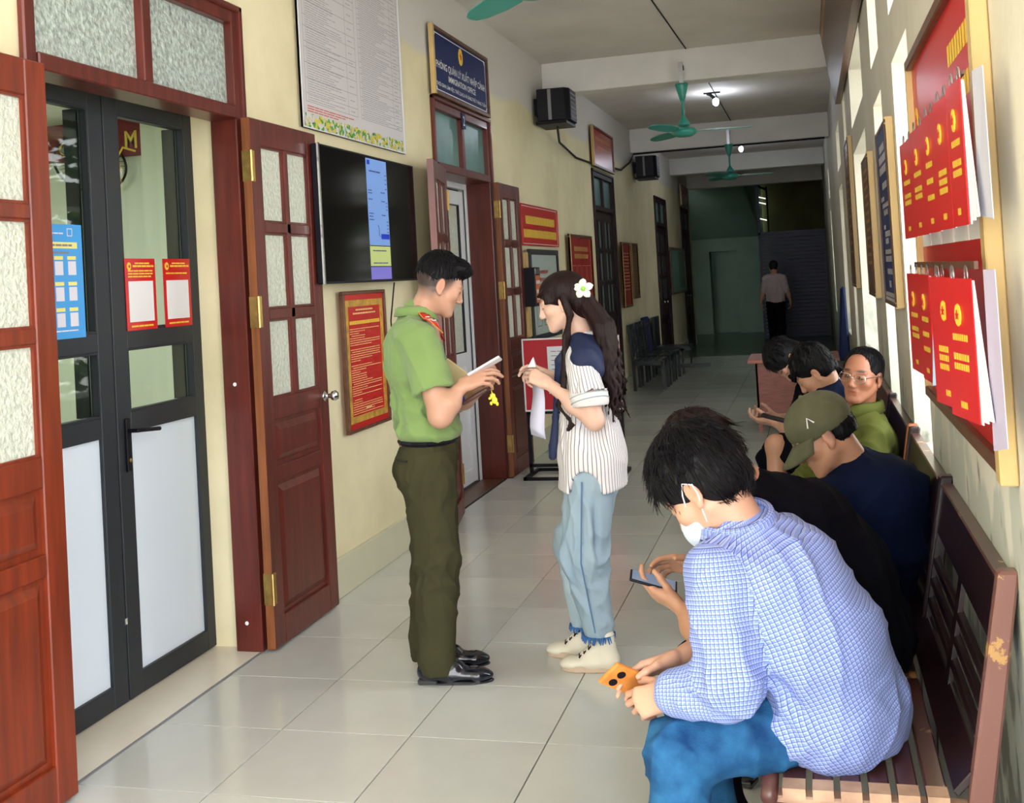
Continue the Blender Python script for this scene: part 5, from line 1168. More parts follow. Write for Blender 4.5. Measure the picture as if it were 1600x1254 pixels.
# ============================================================ THE WOMAN
def stripe(u, v, line, mix, N, L):
    a = mix(line(u, .0135, .0028), (.80, .77, .76), (.16, .17, .26)); return a
M['stripe'] = uvmat('white shirt with fine blue stripes', stripe)
M['jeans_light'] = mat('pale blue denim', (.27, .38, .48), .8, c2=(.42, .54, .60), vscale=5, bump=.2, bscale=250, stretch=(1, 1, .4))
M['navycloth'] = mat('navy cloth', (.006, .016, .065), .7, bump=.1, bscale=200)
M['cuffwhite'] = mat('white cuff cloth', (.74, .72, .72), .75, bump=.1, bscale=200)
M['cream_leather'] = mat('cream canvas', (.72, .68, .55), .6)
def woman():
    p = root('person', (1.03, 4.45, 0), 'woman in striped shirt and pale jeans with a white flower in long hair', 'person')
    f = np.array([-.995, .05, 0]); r = np.array([.05, .995, 0]); c = np.array([1.055, 4.45, 0]); Rt = np.array([r, f, (0, 0, 1)])
    def P(a, b, z): return c+r*a+f*b+np.array([0, 0, z])
    s = Fld(.0075)
    s.ell(P(0, .0, 1.19), (.150, .105, .14), .05, Rt).ell(P(0, .0, 1.02), (.150, .115, .16), .05, Rt).ell(P(0, -.005, .86), (.170, .133, .13), .05, Rt)
    s.cap(P(-.10, -.01, 1.290), P(.10, -.01, 1.290), .052, .052, .04).cap(P(0, -.01, 1.30), P(0, .005, 1.335), .056, .05, .02)
    sl = P(-.142, -.015, 1.262); sr = P(.142, -.015, 1.262); el = np.array([1.118, 4.245, 1.025]); er = np.array([1.08, 4.66, 1.03])
    hl = sl+(el-sl)*.58; hr = sr+(er-sr)*.58
    s.cap(sl, hl, .060, .073, .03).cap(sr, hr, .060, .07, .03).cap(hl, hl+(el-sl)*.10, .073, .066, .008).cap(hr, hr+(er-sr)*.1, .07, .066, .008)
    s.cap(P(0, -.005, .92), P(0, -.002, .70), .120, .150, .05, flat=(r, 1.28))
    s.ell(P(0, 0, .60), (.6, .6, .132), .006, Rt, sub=True)
    for sx in (-1, 1): s.ell(P(sx*.17, -.01, .725), (.10, .066, .095), .006, Rt, sub=True)
    s.cap(el+(el-sl)*-.08, el+(el-sl)*.3, .11, .11, .004, sub=True)
    cr = [(P(-.14, .04, 1.15), P(-.12, -.03, .95), .016, -.007), (P(-.13, .0, 1.1), P(-.12, .09, .9), .016, .007), (P(-.14, -.05, 1.1), P(-.15, -.06, .82), .018, .008), (P(-.12, .09, 1.05), P(-.13, .05, .8), .016, -.007), (P(-.16, -.0, 1.0), P(-.15, .0, .8), .015, -.006),
          (hl+np.array([-.03, -.05, .08]), hl+np.array([-.05, -.05, .0]), .01, -.005), (hl+np.array([.03, -.05, .1]), hl+np.array([.03, -.06, .0]), .01, -.005), (hl+np.array([.0, -.06, .09]), hl+np.array([-.01, -.06, .0]), .01, .005)]
    bones = [(P(0, 0, .70), P(0, 0, 1.33), .14, r), (sl, el, .066, f), (sr, er, .066, f)]
    cloth('shirt', s, 'stripe', p, .006, 12, 8, [(a, b_, w_, h_*1.7) for a, b_, w_, h_ in cr], bones, stretch=(1, 1, .5), fold=.010)
    # sleeve cuffs, navy shoulder patch, navy lapel and tie ends
    for h_, s0, e0 in ((hl, sl, el), (hr, sr, er)):
        d = nrm(e0-s0); k = Fld(.006); k.cap(h_-d*.004, h_+d*.022, .0785, .0765, .004); k.ell(h_+d*.096, (.12, .12, .058), .003, sub=True); k.ell(h_-d*.062, (.12, .12, .058), .003, sub=True); cu_ = pmesh('sleeve_cuff', *k.mesh(1), 'cuffwhite', p)
        Rc = frame(d, (0, 1, 0)); b = B()
        for q_ in (.004, .026): b.tube([h_+d*q_+(Rc[0]*math.cos(a)+Rc[2]*math.sin(a))*.0785 for a in np.linspace(0, 2*PI, 25)], .0018, 4, False)
        b.obj('blue_line', 'jeans_light', cu_)
    k = Fld(.006); k.cap(P(-.075, .005, 1.325), P(-.15, -.03, 1.262), .046, .062, .02).cap(P(-.06, -.04, 1.31), P(-.13, -.06, 1.22), .048, .048, .02)
    k.ell(P(-.15, .10, 1.25), (.2, .05, .2), .01, Rt, sub=True)
    pmesh('navy_shoulder', *k.mesh(1), 'navycloth', p)
    k = Fld(.005); k.path([P(-.052, -.02, 1.352), P(-.066, .05, 1.318), P(-.075, .095, 1.255), P(-.05, .115, 1.16), P(-.035, .135, 1.02), P(-.04, .15, .90), P(-.045, .155, .86)], [.016, .017, .018, .015, .014, .02, .018], .01, flat=((0, 1, 0), .5)); pmesh('navy_tie', *k.mesh(1), 'navycloth', p)
    k = Fld(.005)
    for sx in (-1, 1): k.path([P(sx*.02, -.055, 1.36), P(sx*.052, -.02, 1.355), P(sx*.052, .035, 1.325), P(sx*.03, .085, 1.27)], [.014, .014, .014, .01], .01)
    pmesh('collar', *k.mesh(1), 'stripe', p, bones=bones)
    # jeans
    t = Fld(.008); t.ell(P(0, -.01, .80), (.138, .100, .07), .04, Rt)
    kl = np.array([1.020, 4.37, .46]); kr = np.array([.965, 4.52, .47]); al_ = np.array([1.055, 4.385, .19]); ar = np.array([.975, 4.52, .185])
    for h_, kn, an in ((P(-.075, -.01, .80), kl, al_), (P(.075, .0, .80), kr, ar)):
        t.cap(h_+np.array([0, 0, -.03]), kn, .100, .100, .035).cap(kn, an, .100, .070, .03); t.cap(an, an+np.array([.002, 0, -.025]), .070, .070, .01)
    t.ell((1.0, 4.45, .03), (.5, .5, .10), .004, sub=True)
    cr = [(P(-.17, -.05, .72), kl+np.array([.06, -.06, .0]), .013, -.010), (P(-.18, -.02, .7), kl+np.array([.05, -.08, -.03]), .014, .008), (kl+np.array([-.06, -.06, .03]), kl+np.array([.08, -.05, -.06]), .014, .007), (kl+np.array([-.06, -.06, -.08]), al_+np.array([.06, -.05, .03]), .014, -.006), (al_+np.array([-.05, -.05, .02]), al_+np.array([.05, -.05, .0]), .012, .006)]
    j = cloth('jeans', t, 'jeans_light', p, .008, 11, 4, [(a, b_, w_, h_*1.8) for a, b_, w_, h_ in cr], stretch=(1, 1, .5))
    b = B(); b.tube([P(-.178, -.0, .78), tuple(kl+np.array([.005, -.104, .0])), tuple(al_+np.array([.002, -.074, -.02]))], .003, 5); b.obj('side_seam', mat('blue seam', (.10, .20, .36), .8), j)
    for an in (al_, ar):
        bb = B()
        for i in range(40): a = i*2*PI/40; q = an+np.array([.064*math.cos(a), .064*math.sin(a), -.045]); bb.tube([q, q+np.array([.004*math.cos(a)+rng.uniform(-.006, .006), .004*math.sin(a), -.024+rng.uniform(-.006, .004)])], [.006, .002], 5)
        bb.obj('frayed_hem', mat('frayed denim', (.04, .14, .36), .9), j)['kind'] = 'stuff'
    for he_, to in (((1.128, 4.375, 0), (.895, 4.365, 0)), ((1.04, 4.53, 0), (.80, 4.525, 0))):
        o, d, x, PP = shoe('sneaker', 'cream_leather', mat('brown edged sole', (.55, .42, .30), .6), p, he_, to, .045, .085, sneaker=True, high=True)
        for i in range(5):
            a = .30+.085*i; z = .128-.017*i; bb = B(); bb.tube([PP(a, z, -.030), PP(a+.02, z+.004, 0), PP(a, z, .030)], .0035, 5).tube([PP(a, z, .03), PP(a+.07, z-.012, -.028)], .003, 5); bb.obj('lace', mat('dark brown lace', (.05, .02, .02), .7) if i == 0 else M['hair2'], o)
        bb = B(); bb.tube([PP(.05, .042, .047), PP(.4, .04, .05), PP(.75, .038, .047), PP(.93, .036, .02)], .0035, 5); bb.obj('sole_stripe', 'cream_leather', o)
    hp = np.array([.972, 4.445, 1.487]); hf = nrm((-.97, -.06, -.27)); upv = nrm((-.25, 0, 1)); sc = .95
    V, F, tt, R, _ = head(hp, hf, 'pale', upv, neck_to=P(0, -.005, 1.30), neck_r=.050, fem=True, s=sc)
    parts = [(V, F, tt)]
    core = Fld(.014); core.cap(P(0, 0, 1.3), P(0, 0, .9), .07, .09, .03).cap(P(0, 0, 1.24), sl, .045, .04, .03).cap(P(0, 0, 1.24), sr, .045, .04, .03).cap(P(-.07, 0, .85), kl, .07, .05, .03).cap(P(.07, 0, .85), kr, .07, .05, .03).cap(kl, al_, .05, .035, .02).cap(kr, ar, .05, .035, .02).cap(P(0, 0, .95), P(0, 0, .85), .09, .09, .03)
    parts.append(plain(core, 'pale'))
    parts.append(hand_arm((.925, 4.315, 1.170), (-.86, .12, .42), (.0, .72, -.60), False, el, 'pale', sl, curls=((.7, 1.0, .6), (.75, 1.0, .6), (.8, 1.1, .6), (.9, 1.1, .6)), thumb=(.35, .85, .5), s=.92, arm_r=(.041, .026)))
    parts.append(hand_arm((.905, 4.46, 1.185), (-.86, -.28, .36), (.1, -.55, -.7), True, er, 'pale', sr, curls=((.3, .5, .3), (.45, .6, .4), (.6, .8, .5), (.7, .9, .5)), thumb=(.35, .85, .5), s=.92, arm_r=(.041, .026)))
    body_obj(p, parts)
    # hair: swept-back crown, long fall down the back, wavy front locks
    k = Fld(.006)
    def H(x, y, z): return tohead([(x, y, z)], R, hp, sc)[0]
    Rh = R
    k.ell(H(0, -.018, .052), (.083, .103, .086), .01, Rh).ell(H(0, -.075, -.0), (.070, .055, .09), .02, Rh)
    k.ell(H(0, .120, -.040), (.112, .088, .100), .010, Rh, sub=True); k.ell(H(0, .03, -.12), (.13, .075, .09), .01, Rh, sub=True)
    k.ell(H(-.088, -.008, -.008), (.018, .020, .034), .008, Rh, sub=True); k.ell(H(.088, -.008, -.008), (.018, .020, .034), .008, Rh, sub=True)
    r_ = random.Random(5)
    for i in range(30):   # combed strands back from the brow
        x = -.075+.005*i; k.path([H(x*.75, .085, .062), H(x*.95, .03, .118-abs(x)*.55), H(x*.9, -.06, .108-abs(x)*.5), H(x*.55, -.105, .035)], [.006, .009, .009, .008], .004)
    for i in range(16):   # fringe wisps over the temple
        x = -.074+.006*i; k.path([H(x*.95, .055, .085-abs(x)*.35), H(x*1.02, .082-abs(x)*.4, .055), H(x*1.03, .088-abs(x)*.45, .026+.003*(i % 3))], [.006, .0045, .002], .004)
    for i in range(7): k.path([H(-.070, .02+.006*i, .055), H(-.078+.001*i, .028+.006*i, .02), H(-.078+.0015*i, .020+.005*i, .008+.003*i)], [.006, .004, .002], .006)
    back = [(0, -.105, .02), (0, -.125, -.06)]
    for i in range(54):
        a = r_.uniform(-.075, .075); dpt = r_.uniform(-.02, .03); ph = r_.uniform(0, 6); n_ = 12; pts = [H(a*.6, -.09+dpt, .03)]; rad = [.012]
        L_ = r_.uniform(.30, .44)
        for j in range(1, n_):
            t_ = j/(n_-1); w_ = np.array(P(a*1.15+.014*t_*math.sin(ph+t_*16), -.080-.048*t_**.7+dpt+.018*t_*math.cos(ph+t_*18), 1.43-L_*t_)); pts.append(w_); rad.append(.0125*(1-t_)+.004)
        k.path(pts, rad, .005)
    for i in range(5):    # lock in front of the ear, curling at the end
        o_ = .004*i; k.path([H(-.080, -.015-o_, .03), H(-.086, -.02-o_, -.06), P(-.115-o_, .035+o_, 1.36), P(-.140, .045+o_, 1.25), P(-.165, .052+o_, 1.14), P(-.19, .07+o_, 1.085), P(-.20, .04-o_, 1.035), P(-.205, .005+o_*2, 1.01), P(-.205, .03+o_, .985)], [.010, .010, .009, .007, .006, .005, .004, .003, .002], .004)
    pmesh('hair', *k.mesh(1), 'hair2', p)
    # flower
    fc = H(-.072, -.118, .030); o = root('hair_flower', tuple(fc), 'white five-petalled flower clip in the woman\'s hair', 'flower', local=True); n_ = nrm((-.05, -1, .12)); Fz = frame(n_, (0, 0, 1))
    for i in range(5):
        a = i*2*PI/5+.3; dr = Fz[0]*math.cos(a)+Fz[2]*math.sin(a); tn = -Fz[0]*math.sin(a)+Fz[2]*math.cos(a); g = []; fc_ = []
        for j, (q, w_, u_) in enumerate(((.004, .004, .004), (.014, .012, .010), (.026, .016, .012), (.036, .012, .008), (.043, .002, .002))):
            for sx in (-1, 0, 1): g.append(tuple(dr*q+tn*sx*w_+n_*(u_-(.004 if sx == 0 else 0))))
        for j in range(4):
            for s_ in range(2): fc_.append((j*3+s_, j*3+s_+1, j*3+s_+4, j*3+s_+3))
        pt = meshobj('petal', g, fc_, mat('flower white', (.82, .88, .80), .4) if i == 0 else bpy.data.materials['flower white'], o, True); sm = pt.modifiers.new('t', 'SOLIDIFY'); sm.thickness = .0015
    B().ell(tuple(n_*.008), (.010, .010, .010)).obj('flower_centre', mat('lime green', (.35, .75, .10), .5), o, True)
    # paper strip in her hands
    b = []; fcs = []
    for j in range(9):
        t_ = j/8; z = 1.225-.27*t_; x = .842+.012*math.sin(t_*5)+.018*t_; b += [(x-.026-.004*t_, 4.395+.012*math.sin(t_*6), z), (x+.030+.004*t_, 4.375-.01*math.sin(t_*4), z-.012*(t_ < 1)-.02*t_)]
    for j in range(8): fcs.append((2*j, 2*j+1, 2*j+3, 2*j+2))
    o = meshobj('paper_slip', b, fcs, mat('lilac white paper', (.62, .62, .76), .6), smooth=True); sm = o.modifiers.new('t', 'SOLIDIFY'); sm.thickness = .001; tag(o, 'long white paper slip hanging from the woman\'s hands', 'paper')
    b = B().prism([(.825, 4.37, 1.235), (.862, 4.365, 1.235), (.85, 4.37, 1.275)], (0, .012, 0)); b.obj('folded_tip', 'white', o)
    return p
woman()
# ============================================================ THE SEATED MEN
M['black_cloth'] = mat('black cotton', (.003, .003, .006), .9, bump=.1, bscale=200, spec=.08)
M['navy_tee'] = mat('midnight blue cotton', (.003, .007, .028), .9, bump=.1, bscale=200, spec=.1)
M['old_green'] = mat('faded army green cloth', (.085, .100, .020), .85, spec=.2, var=.12, vscale=5, bump=.12, bscale=250)
M['denim'] = mat('washed blue denim', (.003, .036, .125), .8, c2=(.026, .135, .30), vscale=16, bump=.3, bscale=260, spec=.2, stretch=(1, 1, 1))
def plaid(u, v, line, mix, N, L):
    c = mix(line(u, .0102, .0042, .0035), (.19, .27, .66), (.33, .41, .74)); c = mix(line(v, .0102, .0042, .0035), c, (.36, .44, .74))
    c = mix(line(u, .0102, .0013), c, (.05, .07, .28)); return mix(line(v, .0102, .0013), c, (.05, .07, .28))
M['plaid'] = uvmat('blue and white small check', plaid)
def seated(label, f, pel, neck, hw, arms, legs, top, bottom, skin, hd, hair=None, sleeve=(1.0, 1.0), mid=(.05, .02), tr=(.125, .122, .112, .080), wr=.006, seed=1, creases=(), bones=None, bare=True, shoes='shoe_black', vox=.009, hvox=.0045, short=False, hand_curl=None, arm_r=(.043, .027), hem=.45, collar_=None, group=None, extra=None, armw=(.070, .066, .060), hvoxh=.0055):
    f = nrm((*f, 0)); r = np.cross(f, (0, 0, 1)); pel = np.array(pel, float); neck = np.array(neck, float)
    p = root('person', (pel[0], pel[1], 0), label, 'person', group)
    ax_ = nrm(neck-pel); bk = -(f-ax_*(f@ax_)); bk = nrm(bk); L_ = np.linalg.norm(neck-pel)
    pts = [pel+ax_*.02, pel+ax_*L_*.34+bk*mid[0], pel+ax_*L_*.70+bk*mid[1], neck-ax_*.045]
    s = Fld(vox); s.path([pel-ax_*.04]+pts, [tr[0]*.97]+list(tr), .06, flat=(r, 1.45))
    S_ = {}
    for sx in (-1, 1):
        sh = neck-ax_*.085+r*sx*hw+f*.02; S_[sx] = sh
        s.cap(neck-ax_*.05+r*sx*.04, sh, .062, .064, .05)
        E_, W_ = (np.array(q, float) for q in arms[sx][:2]); sl = sleeve[0 if sx < 0 else 1]
        if sl <= 1: e = sh+(E_-sh)*sl; s.cap(sh, e, armw[0], armw[1], .03); s.cap(sh+(E_-sh)*sl*.8, e, armw[1]*1.08, armw[1]*1.1, .005) if sl < 1 else None
        else: s.cap(sh, E_, armw[0], armw[1]*1.1, .03); s.cap(E_, E_+(W_-E_)*(sl-1), armw[1]*1.1, armw[2], .03)
    s.cap(neck-ax_*.03, neck+ax_*.005, .068, .062, .02)
    s.ell((pel[0], pel[1], hem-.5), (.8, .8, .5), .004, sub=True)
    if extra: extra(s, S_)
    for sx in (-1, 1):
        sl = sleeve[0 if sx < 0 else 1]; E_, W_ = (np.array(q, float) for q in arms[sx][:2])
        if sl <= 1: e = S_[sx]+(E_-S_[sx])*sl; d = nrm(E_-S_[sx]); s.cap(e+d*.115, e+d*.2, .11, .11, .004, sub=True)
    cloth('shirt', s, top, p, wr, 13, seed, creases(S_) if callable(creases) else creases, bones(S_) if bones else None, stretch=(1, 1, .8))
    # legs
    t = Fld(vox); t.cap(pel+r*-.07, pel+r*.07, .118, .118, .04, flat=((0, 0, 1), .9)); bl = Fld(.010)
    for sx in (-1, 1):
        K, A = (np.array(q, float) for q in legs[sx][:2]); h_ = pel+r*sx*.085+f*.02+np.array([0, 0, -.02])
        if short: t.cap(h_, h_+(K-h_)*.82, .092, .088, .03); bl.cap(h_, K, .062, .052, .03).cap(K, A, .050, .034, .03).cap(A, A+f*.12+np.array([0, 0, -.04]), .034, .028, .02)
        else: t.cap(h_, K, .092, .080, .03).cap(K, A, .078, .062, .03).cap(A, A+np.array([0, 0, -.03]), .066, .066, .01)
        if shoes and not (len(legs[sx]) > 2): shoe('shoe', shoes, shoes, p, (A[0]-f[0]*.06, A[1]-f[1]*.06, 0), (A[0]+f[0]*.20, A[1]+f[1]*.20, 0), .045, .07, vox=.008)
    t.ell((pel[0], pel[1], -.44), (3, 3, .5), .004, sub=True)
    cr = []
    for sx in (-1, 1):
        K = np.array(legs[sx][0], float); h_ = pel+r*sx*.085; cr += [(K+np.array([.10, 0, .08]), K+r*sx*.07+np.array([.02, 0, -.02]), .012, -.008), (K+np.array([.02, 0, .08]), K+r*sx*.07+np.array([.08, 0, -.06]), .014, .007), (h_+f*.1+np.array([0, 0, .1]), h_+f*.16+r*sx*.09, .014, .008)]
    cloth('shorts' if short else 'trousers', t, bottom, p, .005, 12, seed+3, cr)
    parts = []
    core = Fld(.016); core.cap(neck-ax_*.02, pel+ax_*.05, .065, .09, .03)
    for sx in (-1, 1): core.cap(neck-ax_*.08, S_[sx], .04, .04, .02)
    parts.append(plain(core, skin))
    if short: parts.append(plain(bl, skin))
    V, F, tt, R, hp = head(hd['pos'], hd['fwd'], skin, hd.get('up', (0, 0, 1)), neck_to=neck-ax_*.03, neck_r=hd.get('nr', .056), vox=hvox, s=hd.get('s', 1.0), hairline=hd.get('line'), fat=hd.get('fat', 1), jaw=hd.get('jaw', 1)); parts.append((V, F, tt))
    for sx in (-1, 1):
        E_, W_, d, pm = (np.array(q, float) for q in arms[sx][:4]); cu = arms[sx][4] if len(arms[sx]) > 4 else ((.4, .6, .4), (.5, .6, .4), (.55, .7, .4), (.6, .8, .4))
        parts.append(hand_arm(W_, d, pm, sx > 0, E_, skin, S_[sx], curls=cu, arm_r=arm_r, thumb=arms[sx][5] if len(arms[sx]) > 5 else (.8, .55, .35)))
    body_obj(p, parts)
    if hair:
        hv, hf = short_hair(hvoxh, **hair); pmesh('hair', tohead(hv, R, hp, hd.get('s', 1.0)), hf, hd.get('hm', 'hair'), p)
    return p, R, hp, r, f, S_, ax_

# ---- the man in the checked shirt, nearest on the bench
def pc(S_):
    o = []; b = lambda x, y, z: np.array([x, y, z])
    for a, c, w, h in (((1.74, 2.52, .80), (1.92, 2.56, .60), .018, -.014), ((1.77, 2.50, .76), (1.97, 2.58, .60), .018, .014), ((1.78, 2.52, .70), (1.98, 2.56, .54), .018, -.012), ((1.80, 2.55, .66), (1.95, 2.54, .50), .018, .012),
                       ((1.82, 2.52, .86), (2.02, 2.60, .74), .022, .010), ((1.86, 2.53, .84), (2.06, 2.62, .60), .022, -.009), ((2.0, 2.58, .66), (2.10, 2.66, .50), .022, .010), ((1.93, 2.56, .6), (1.9, 2.56, .48), .014, -.013), ((1.98, 2.56, .62), (2.02, 2.57, .47), .016, .010),
                       ((1.70, 2.46, .84), (1.68, 2.43, .70), .016, -.009), ((1.76, 2.46, .82), (1.80, 2.44, .66), .016, .010), ((1.66, 2.47, .76), (1.73, 2.42, .66), .015, .010), ((1.64, 2.50, .66), (1.70, 2.43, .60), .012, -.010), ((1.62, 2.50, .63), (1.66, 2.45, .58), .012, .009), ((1.70, 2.44, .62), (1.78, 2.45, .58), .014, -.010),
                       ((1.85, 2.60, .93), (1.98, 2.72, .88), .02, .007), ((1.95, 2.58, .84), (2.08, 2.75, .72), .024, .008), ((2.03, 2.6, .72), (2.12, 2.76, .62), .02, -.008)): o.append((a, c, w, h))
    return o
def px(s, S_):
    # the loose tail of the shirt over the lap, with its side slit
    s.cap((1.97, 2.625, .535), (1.865, 2.585, .515), .085, .052, .05)
pm_, R_, hp_, r_, f_, S_, ax_ = seated('man in blue checked shirt and face mask bent over an orange phone', (-.90, .43), (1.985, 2.73, .545), (1.775, 2.69, .965), .165,
    {-1: ((1.740, 2.505, .660), (1.600, 2.560, .612), (-.86, .22, -.35), (.30, .85, -.40), ((.5, .7, .4), (.6, .8, .4), (.75, .8, .5), (.9, .8, .5)), (.55, .75, .4)),
     1: ((1.745, 2.87, .655), (1.600, 2.72, .640), (-.92, -.15, -.30), (.1, -.62, -.75), ((.25, .35, .2), (.3, .4, .2), (.4, .4, .2), (.5, .5, .3)), (.6, .8, .3))},
    {-1: ((1.610, 2.555, .482), (1.62, 2.50, .10)), 1: ((1.60, 2.90, .485), (1.66, 2.88, .10))}, 'plaid', 'denim', 'light',
    dict(pos=(1.695, 2.700, 1.058), fwd=(-.60, .24, -.66), up=(-.52, .22, .80), s=1.05, nr=.055), dict(top=.022, side=.016, spikes=160, nape=-.062, clump=.0075, seed=3, length=.045, strands=1500, slen=.05), sleeve=(1.86, 1.0), mid=(.035, .030), tr=(.135, .135, .125, .085),
    wr=.0065, seed=11, creases=pc, bones=lambda S_: [((2.03, 2.73, .42), (1.80, 2.70, .98), .17, (0, -1, 0)), (S_[-1], (1.745, 2.505, .625), .075, (-1, 0, 0)), ((1.745, 2.505, .625), (1.585, 2.560, .605), .068, (0, 0, 1)), (S_[1], (1.745, 2.87, .655), .075, (-1, 0, 0))],
    vox=.0075, arm_r=(.044, .028), hem=.447, extra=px, armw=(.078, .072, .058), hvoxh=.0045)
collar(pm_, np.array((1.775, 2.69, .965))+ax_*.026, frame(f_, ax_), .080, .084, .042, 'plaid', .01)
def mask(parent, R, pos, s, m, straps=True):
    k = Fld(.004); k.ell((0, .052, -.055), (.060, .062, .052), .02).ell((0, .09, -.045), (.028, .022, .045), .02); k.ell((0, .03, -.055), (.053, .062, .058), .004, sub=True); k.ell((0, -.035, -.05), (.1, .055, .1), .004, sub=True)
    V, F = k.mesh(1); o = pmesh('face_mask', tohead(V, R, pos, s), F, m, parent)
    if straps:
        b = B()
        for sx in (-1, 1):
            b.tube([tohead([q], R, pos, s)[0] for q in ((sx*.057, .045, -.018), (sx*.077, .014, .012), (sx*.086, -.010, .030), (sx*.088, -.028, .012))], .0018, 5)
            b.tube([tohead([q], R, pos, s)[0] for q in ((sx*.048, .035, -.085), (sx*.072, .004, -.045), (sx*.088, -.026, -.012), (sx*.088, -.030, .012))], .0018, 5)
        b.obj('ear_loop', 'white', o)
    return o
mask(pm_, R_, hp_, 1.05, mat('pale blue mask', (.62, .72, .86), .7))
o, F_ = phone('phone', (1.488, 2.665, .598), (.62, .60, -.50), (.50, -.15, .55), 'phone in a worn orange leather case held by the man in checks', mat('orange leather', (.62, .22, .04), .5, var=.2, vscale=30), .15, .074, .011)
for a, b_, nm in ((.030, .020, 'camera'), (.032, .050, 'camera')):
    bb = B(); bb.lathe(F_.p(a, b_, -.0055), [(.011, 0), (.011, .002), (.001, .0022)], 14, tuple(-F_.n)); bb.obj(nm, 'black', o)
    bb = B(); bb.lathe(F_.p(a, b_, .0055), [(.011, 0), (.011, .002), (.001, .0022)], 14, tuple(F_.n)); bb.obj(nm, 'black', o)

# ---- the man in the black T-shirt
pb_, R_, hp_, r_, f_, S_, ax_ = seated('man in black T-shirt hunched behind the checked shirt, holding a black phone', (-.95, .30), (2.04, 3.27, .545), (1.80, 3.20, .955), .165,
    {-1: ((1.640, 3.045, .575), (1.560, 3.135, .640), (-.80, .30, .30), (.35, .55, .60), ((.3, .5, .3), (.35, .5, .3), (.4, .6, .3), (.5, .7, .4)), (.75, .6, .2)),
     1: ((1.72, 3.43, .66), (1.605, 3.30, .715), (-.88, -.25, .12), (.1, -.65, -.5), ((.3, .4, .2), (.35, .5, .3), (.5, .6, .3), (.6, .7, .4)), (.7, .6, .3))},
    {-1: ((1.600, 3.10, .475), (1.66, 3.05, .10)), 1: ((1.62, 3.46, .475), (1.66, 3.46, .10))}, 'black_cloth', 'black_cloth', 'tan',
    dict(pos=(1.655, 3.20, 1.030), fwd=(-.62, .20, -.74), up=(-.6, .1, .78), hm='hair2', s=1.02), dict(top=.022, side=.014, spikes=120, nape=-.05, clump=.008, seed=6, strands=900, slen=.045), sleeve=(.62, .62), mid=(.045, .045), tr=(.14, .14, .125, .085), seed=21, wr=.004, vox=.010)
phone('phone', (1.480, 3.175, .700), (.80, .12, -.25), (.05, 1, .1), 'black phone with a bluish lit screen held by the man in black T-shirt', 'black', .14, .07, face=mat('dim phone screen', (.10, .14, .20), .2, emit=((.3, .4, .6), .35)))

# ---- the man with the cap
pk_, R_, hp_, r_, f_, S_, ax_ = seated('man in olive cap and midnight blue T-shirt looking down on the bench', (-.93, .37), (2.10, 3.88, .55), (2.085, 3.83, .915), .175,
    {-1: ((1.88, 3.62, .60), (1.70, 3.70, .62), (-.9, .1, .2), (0, .5, .8)), 1: ((1.93, 4.08, .62), (1.74, 3.95, .64), (-.9, -.1, .1), (0, -.5, .8))},
    {-1: ((1.66, 3.72, .475), (1.70, 3.70, .10)), 1: ((1.68, 4.05, .475), (1.72, 4.06, .10))}, 'navy_tee', 'black_cloth', 'tan',
    dict(pos=(1.985, 3.79, 1.018), fwd=(-.84, -.06, -.52), up=(-.5, .02, .84), nr=.056, fat=1.06, s=1.04, line=lambda V: np.clip((V[:, 2]+.035)/.04, 0, 1)*np.clip((-.0-V[:, 1])/.03, 0, 1)*.85), dict(top=.002, side=.003, spikes=0, nape=-.03, strands=500, slen=.018), sleeve=(.7, .7), mid=(.05, .07), tr=(.14, .15, .14, .09), seed=31, wr=.004, vox=.010)
M['cap'] = mat('olive cap cotton', (.085, .088, .045), .85, var=.15, vscale=25, bump=.15, bscale=200)
k = Fld(.0055); k.ell((0, -.012, .050), (.090, .112, .092), .01); k.ell((0, 0, -.095), (.2, .2, .112), .004, sub=True); k.ell((0, -.01, .045), (.080, .100, .080), .004, sub=True)
V, F = k.mesh(1); cp = pmesh('cap', tohead(V, R_, hp_, 1.04), F, 'cap', pk_)
g = []; fc = []; n = 14
for j in range(6):
    for i in range(n+1):
        a = PI*(.12+.76*i/n); rr_ = .090+.013*j; q = (math.cos(a)*(.088-.002*j), -.012+math.sin(a)*(.106+.0145*j), .024-.006*j*(.4+math.sin(a))-.05*abs(math.cos(a))*j/5*.5); g.append(tohead([q], R_, hp_, 1.04)[0])
for j in range(5):
    for i in range(n): fc.append((j*(n+1)+i, j*(n+1)+i+1, (j+1)*(n+1)+i+1, (j+1)*(n+1)+i))
br = meshobj('brim', g, fc, 'cap', cp, True); sm = br.modifiers.new('t', 'SOLIDIFY'); sm.thickness = .004
b = B(); b.ell(tohead([(0, -.012, .140)], R_, hp_, 1.04)[0], (.008, .008, .008)); b.obj('cap_button', 'cap', cp, True)
q = [tohead([v], R_, hp_, 1.04)[0] for v in ((-.0915, .025, .055), (-.088, .010, .083), (-.091, -.002, .060))]; b = B().tube([q[0], q[1], q[2]], .0028, 6); b.obj('cap_mark', 'white', cp)
b = B()
for a in (-1.1, -.4, .4, 1.1): b.tube([tohead([(math.sin(a)*.0885*math.cos(t), -.012+math.cos(a)*.1085*math.cos(t), .050+.0885*math.sin(t))], R_, hp_, 1.04)[0] for t in np.linspace(-.3, PI/2, 10)], .0012, 4)
b.obj('cap_seam', 'black', cp)

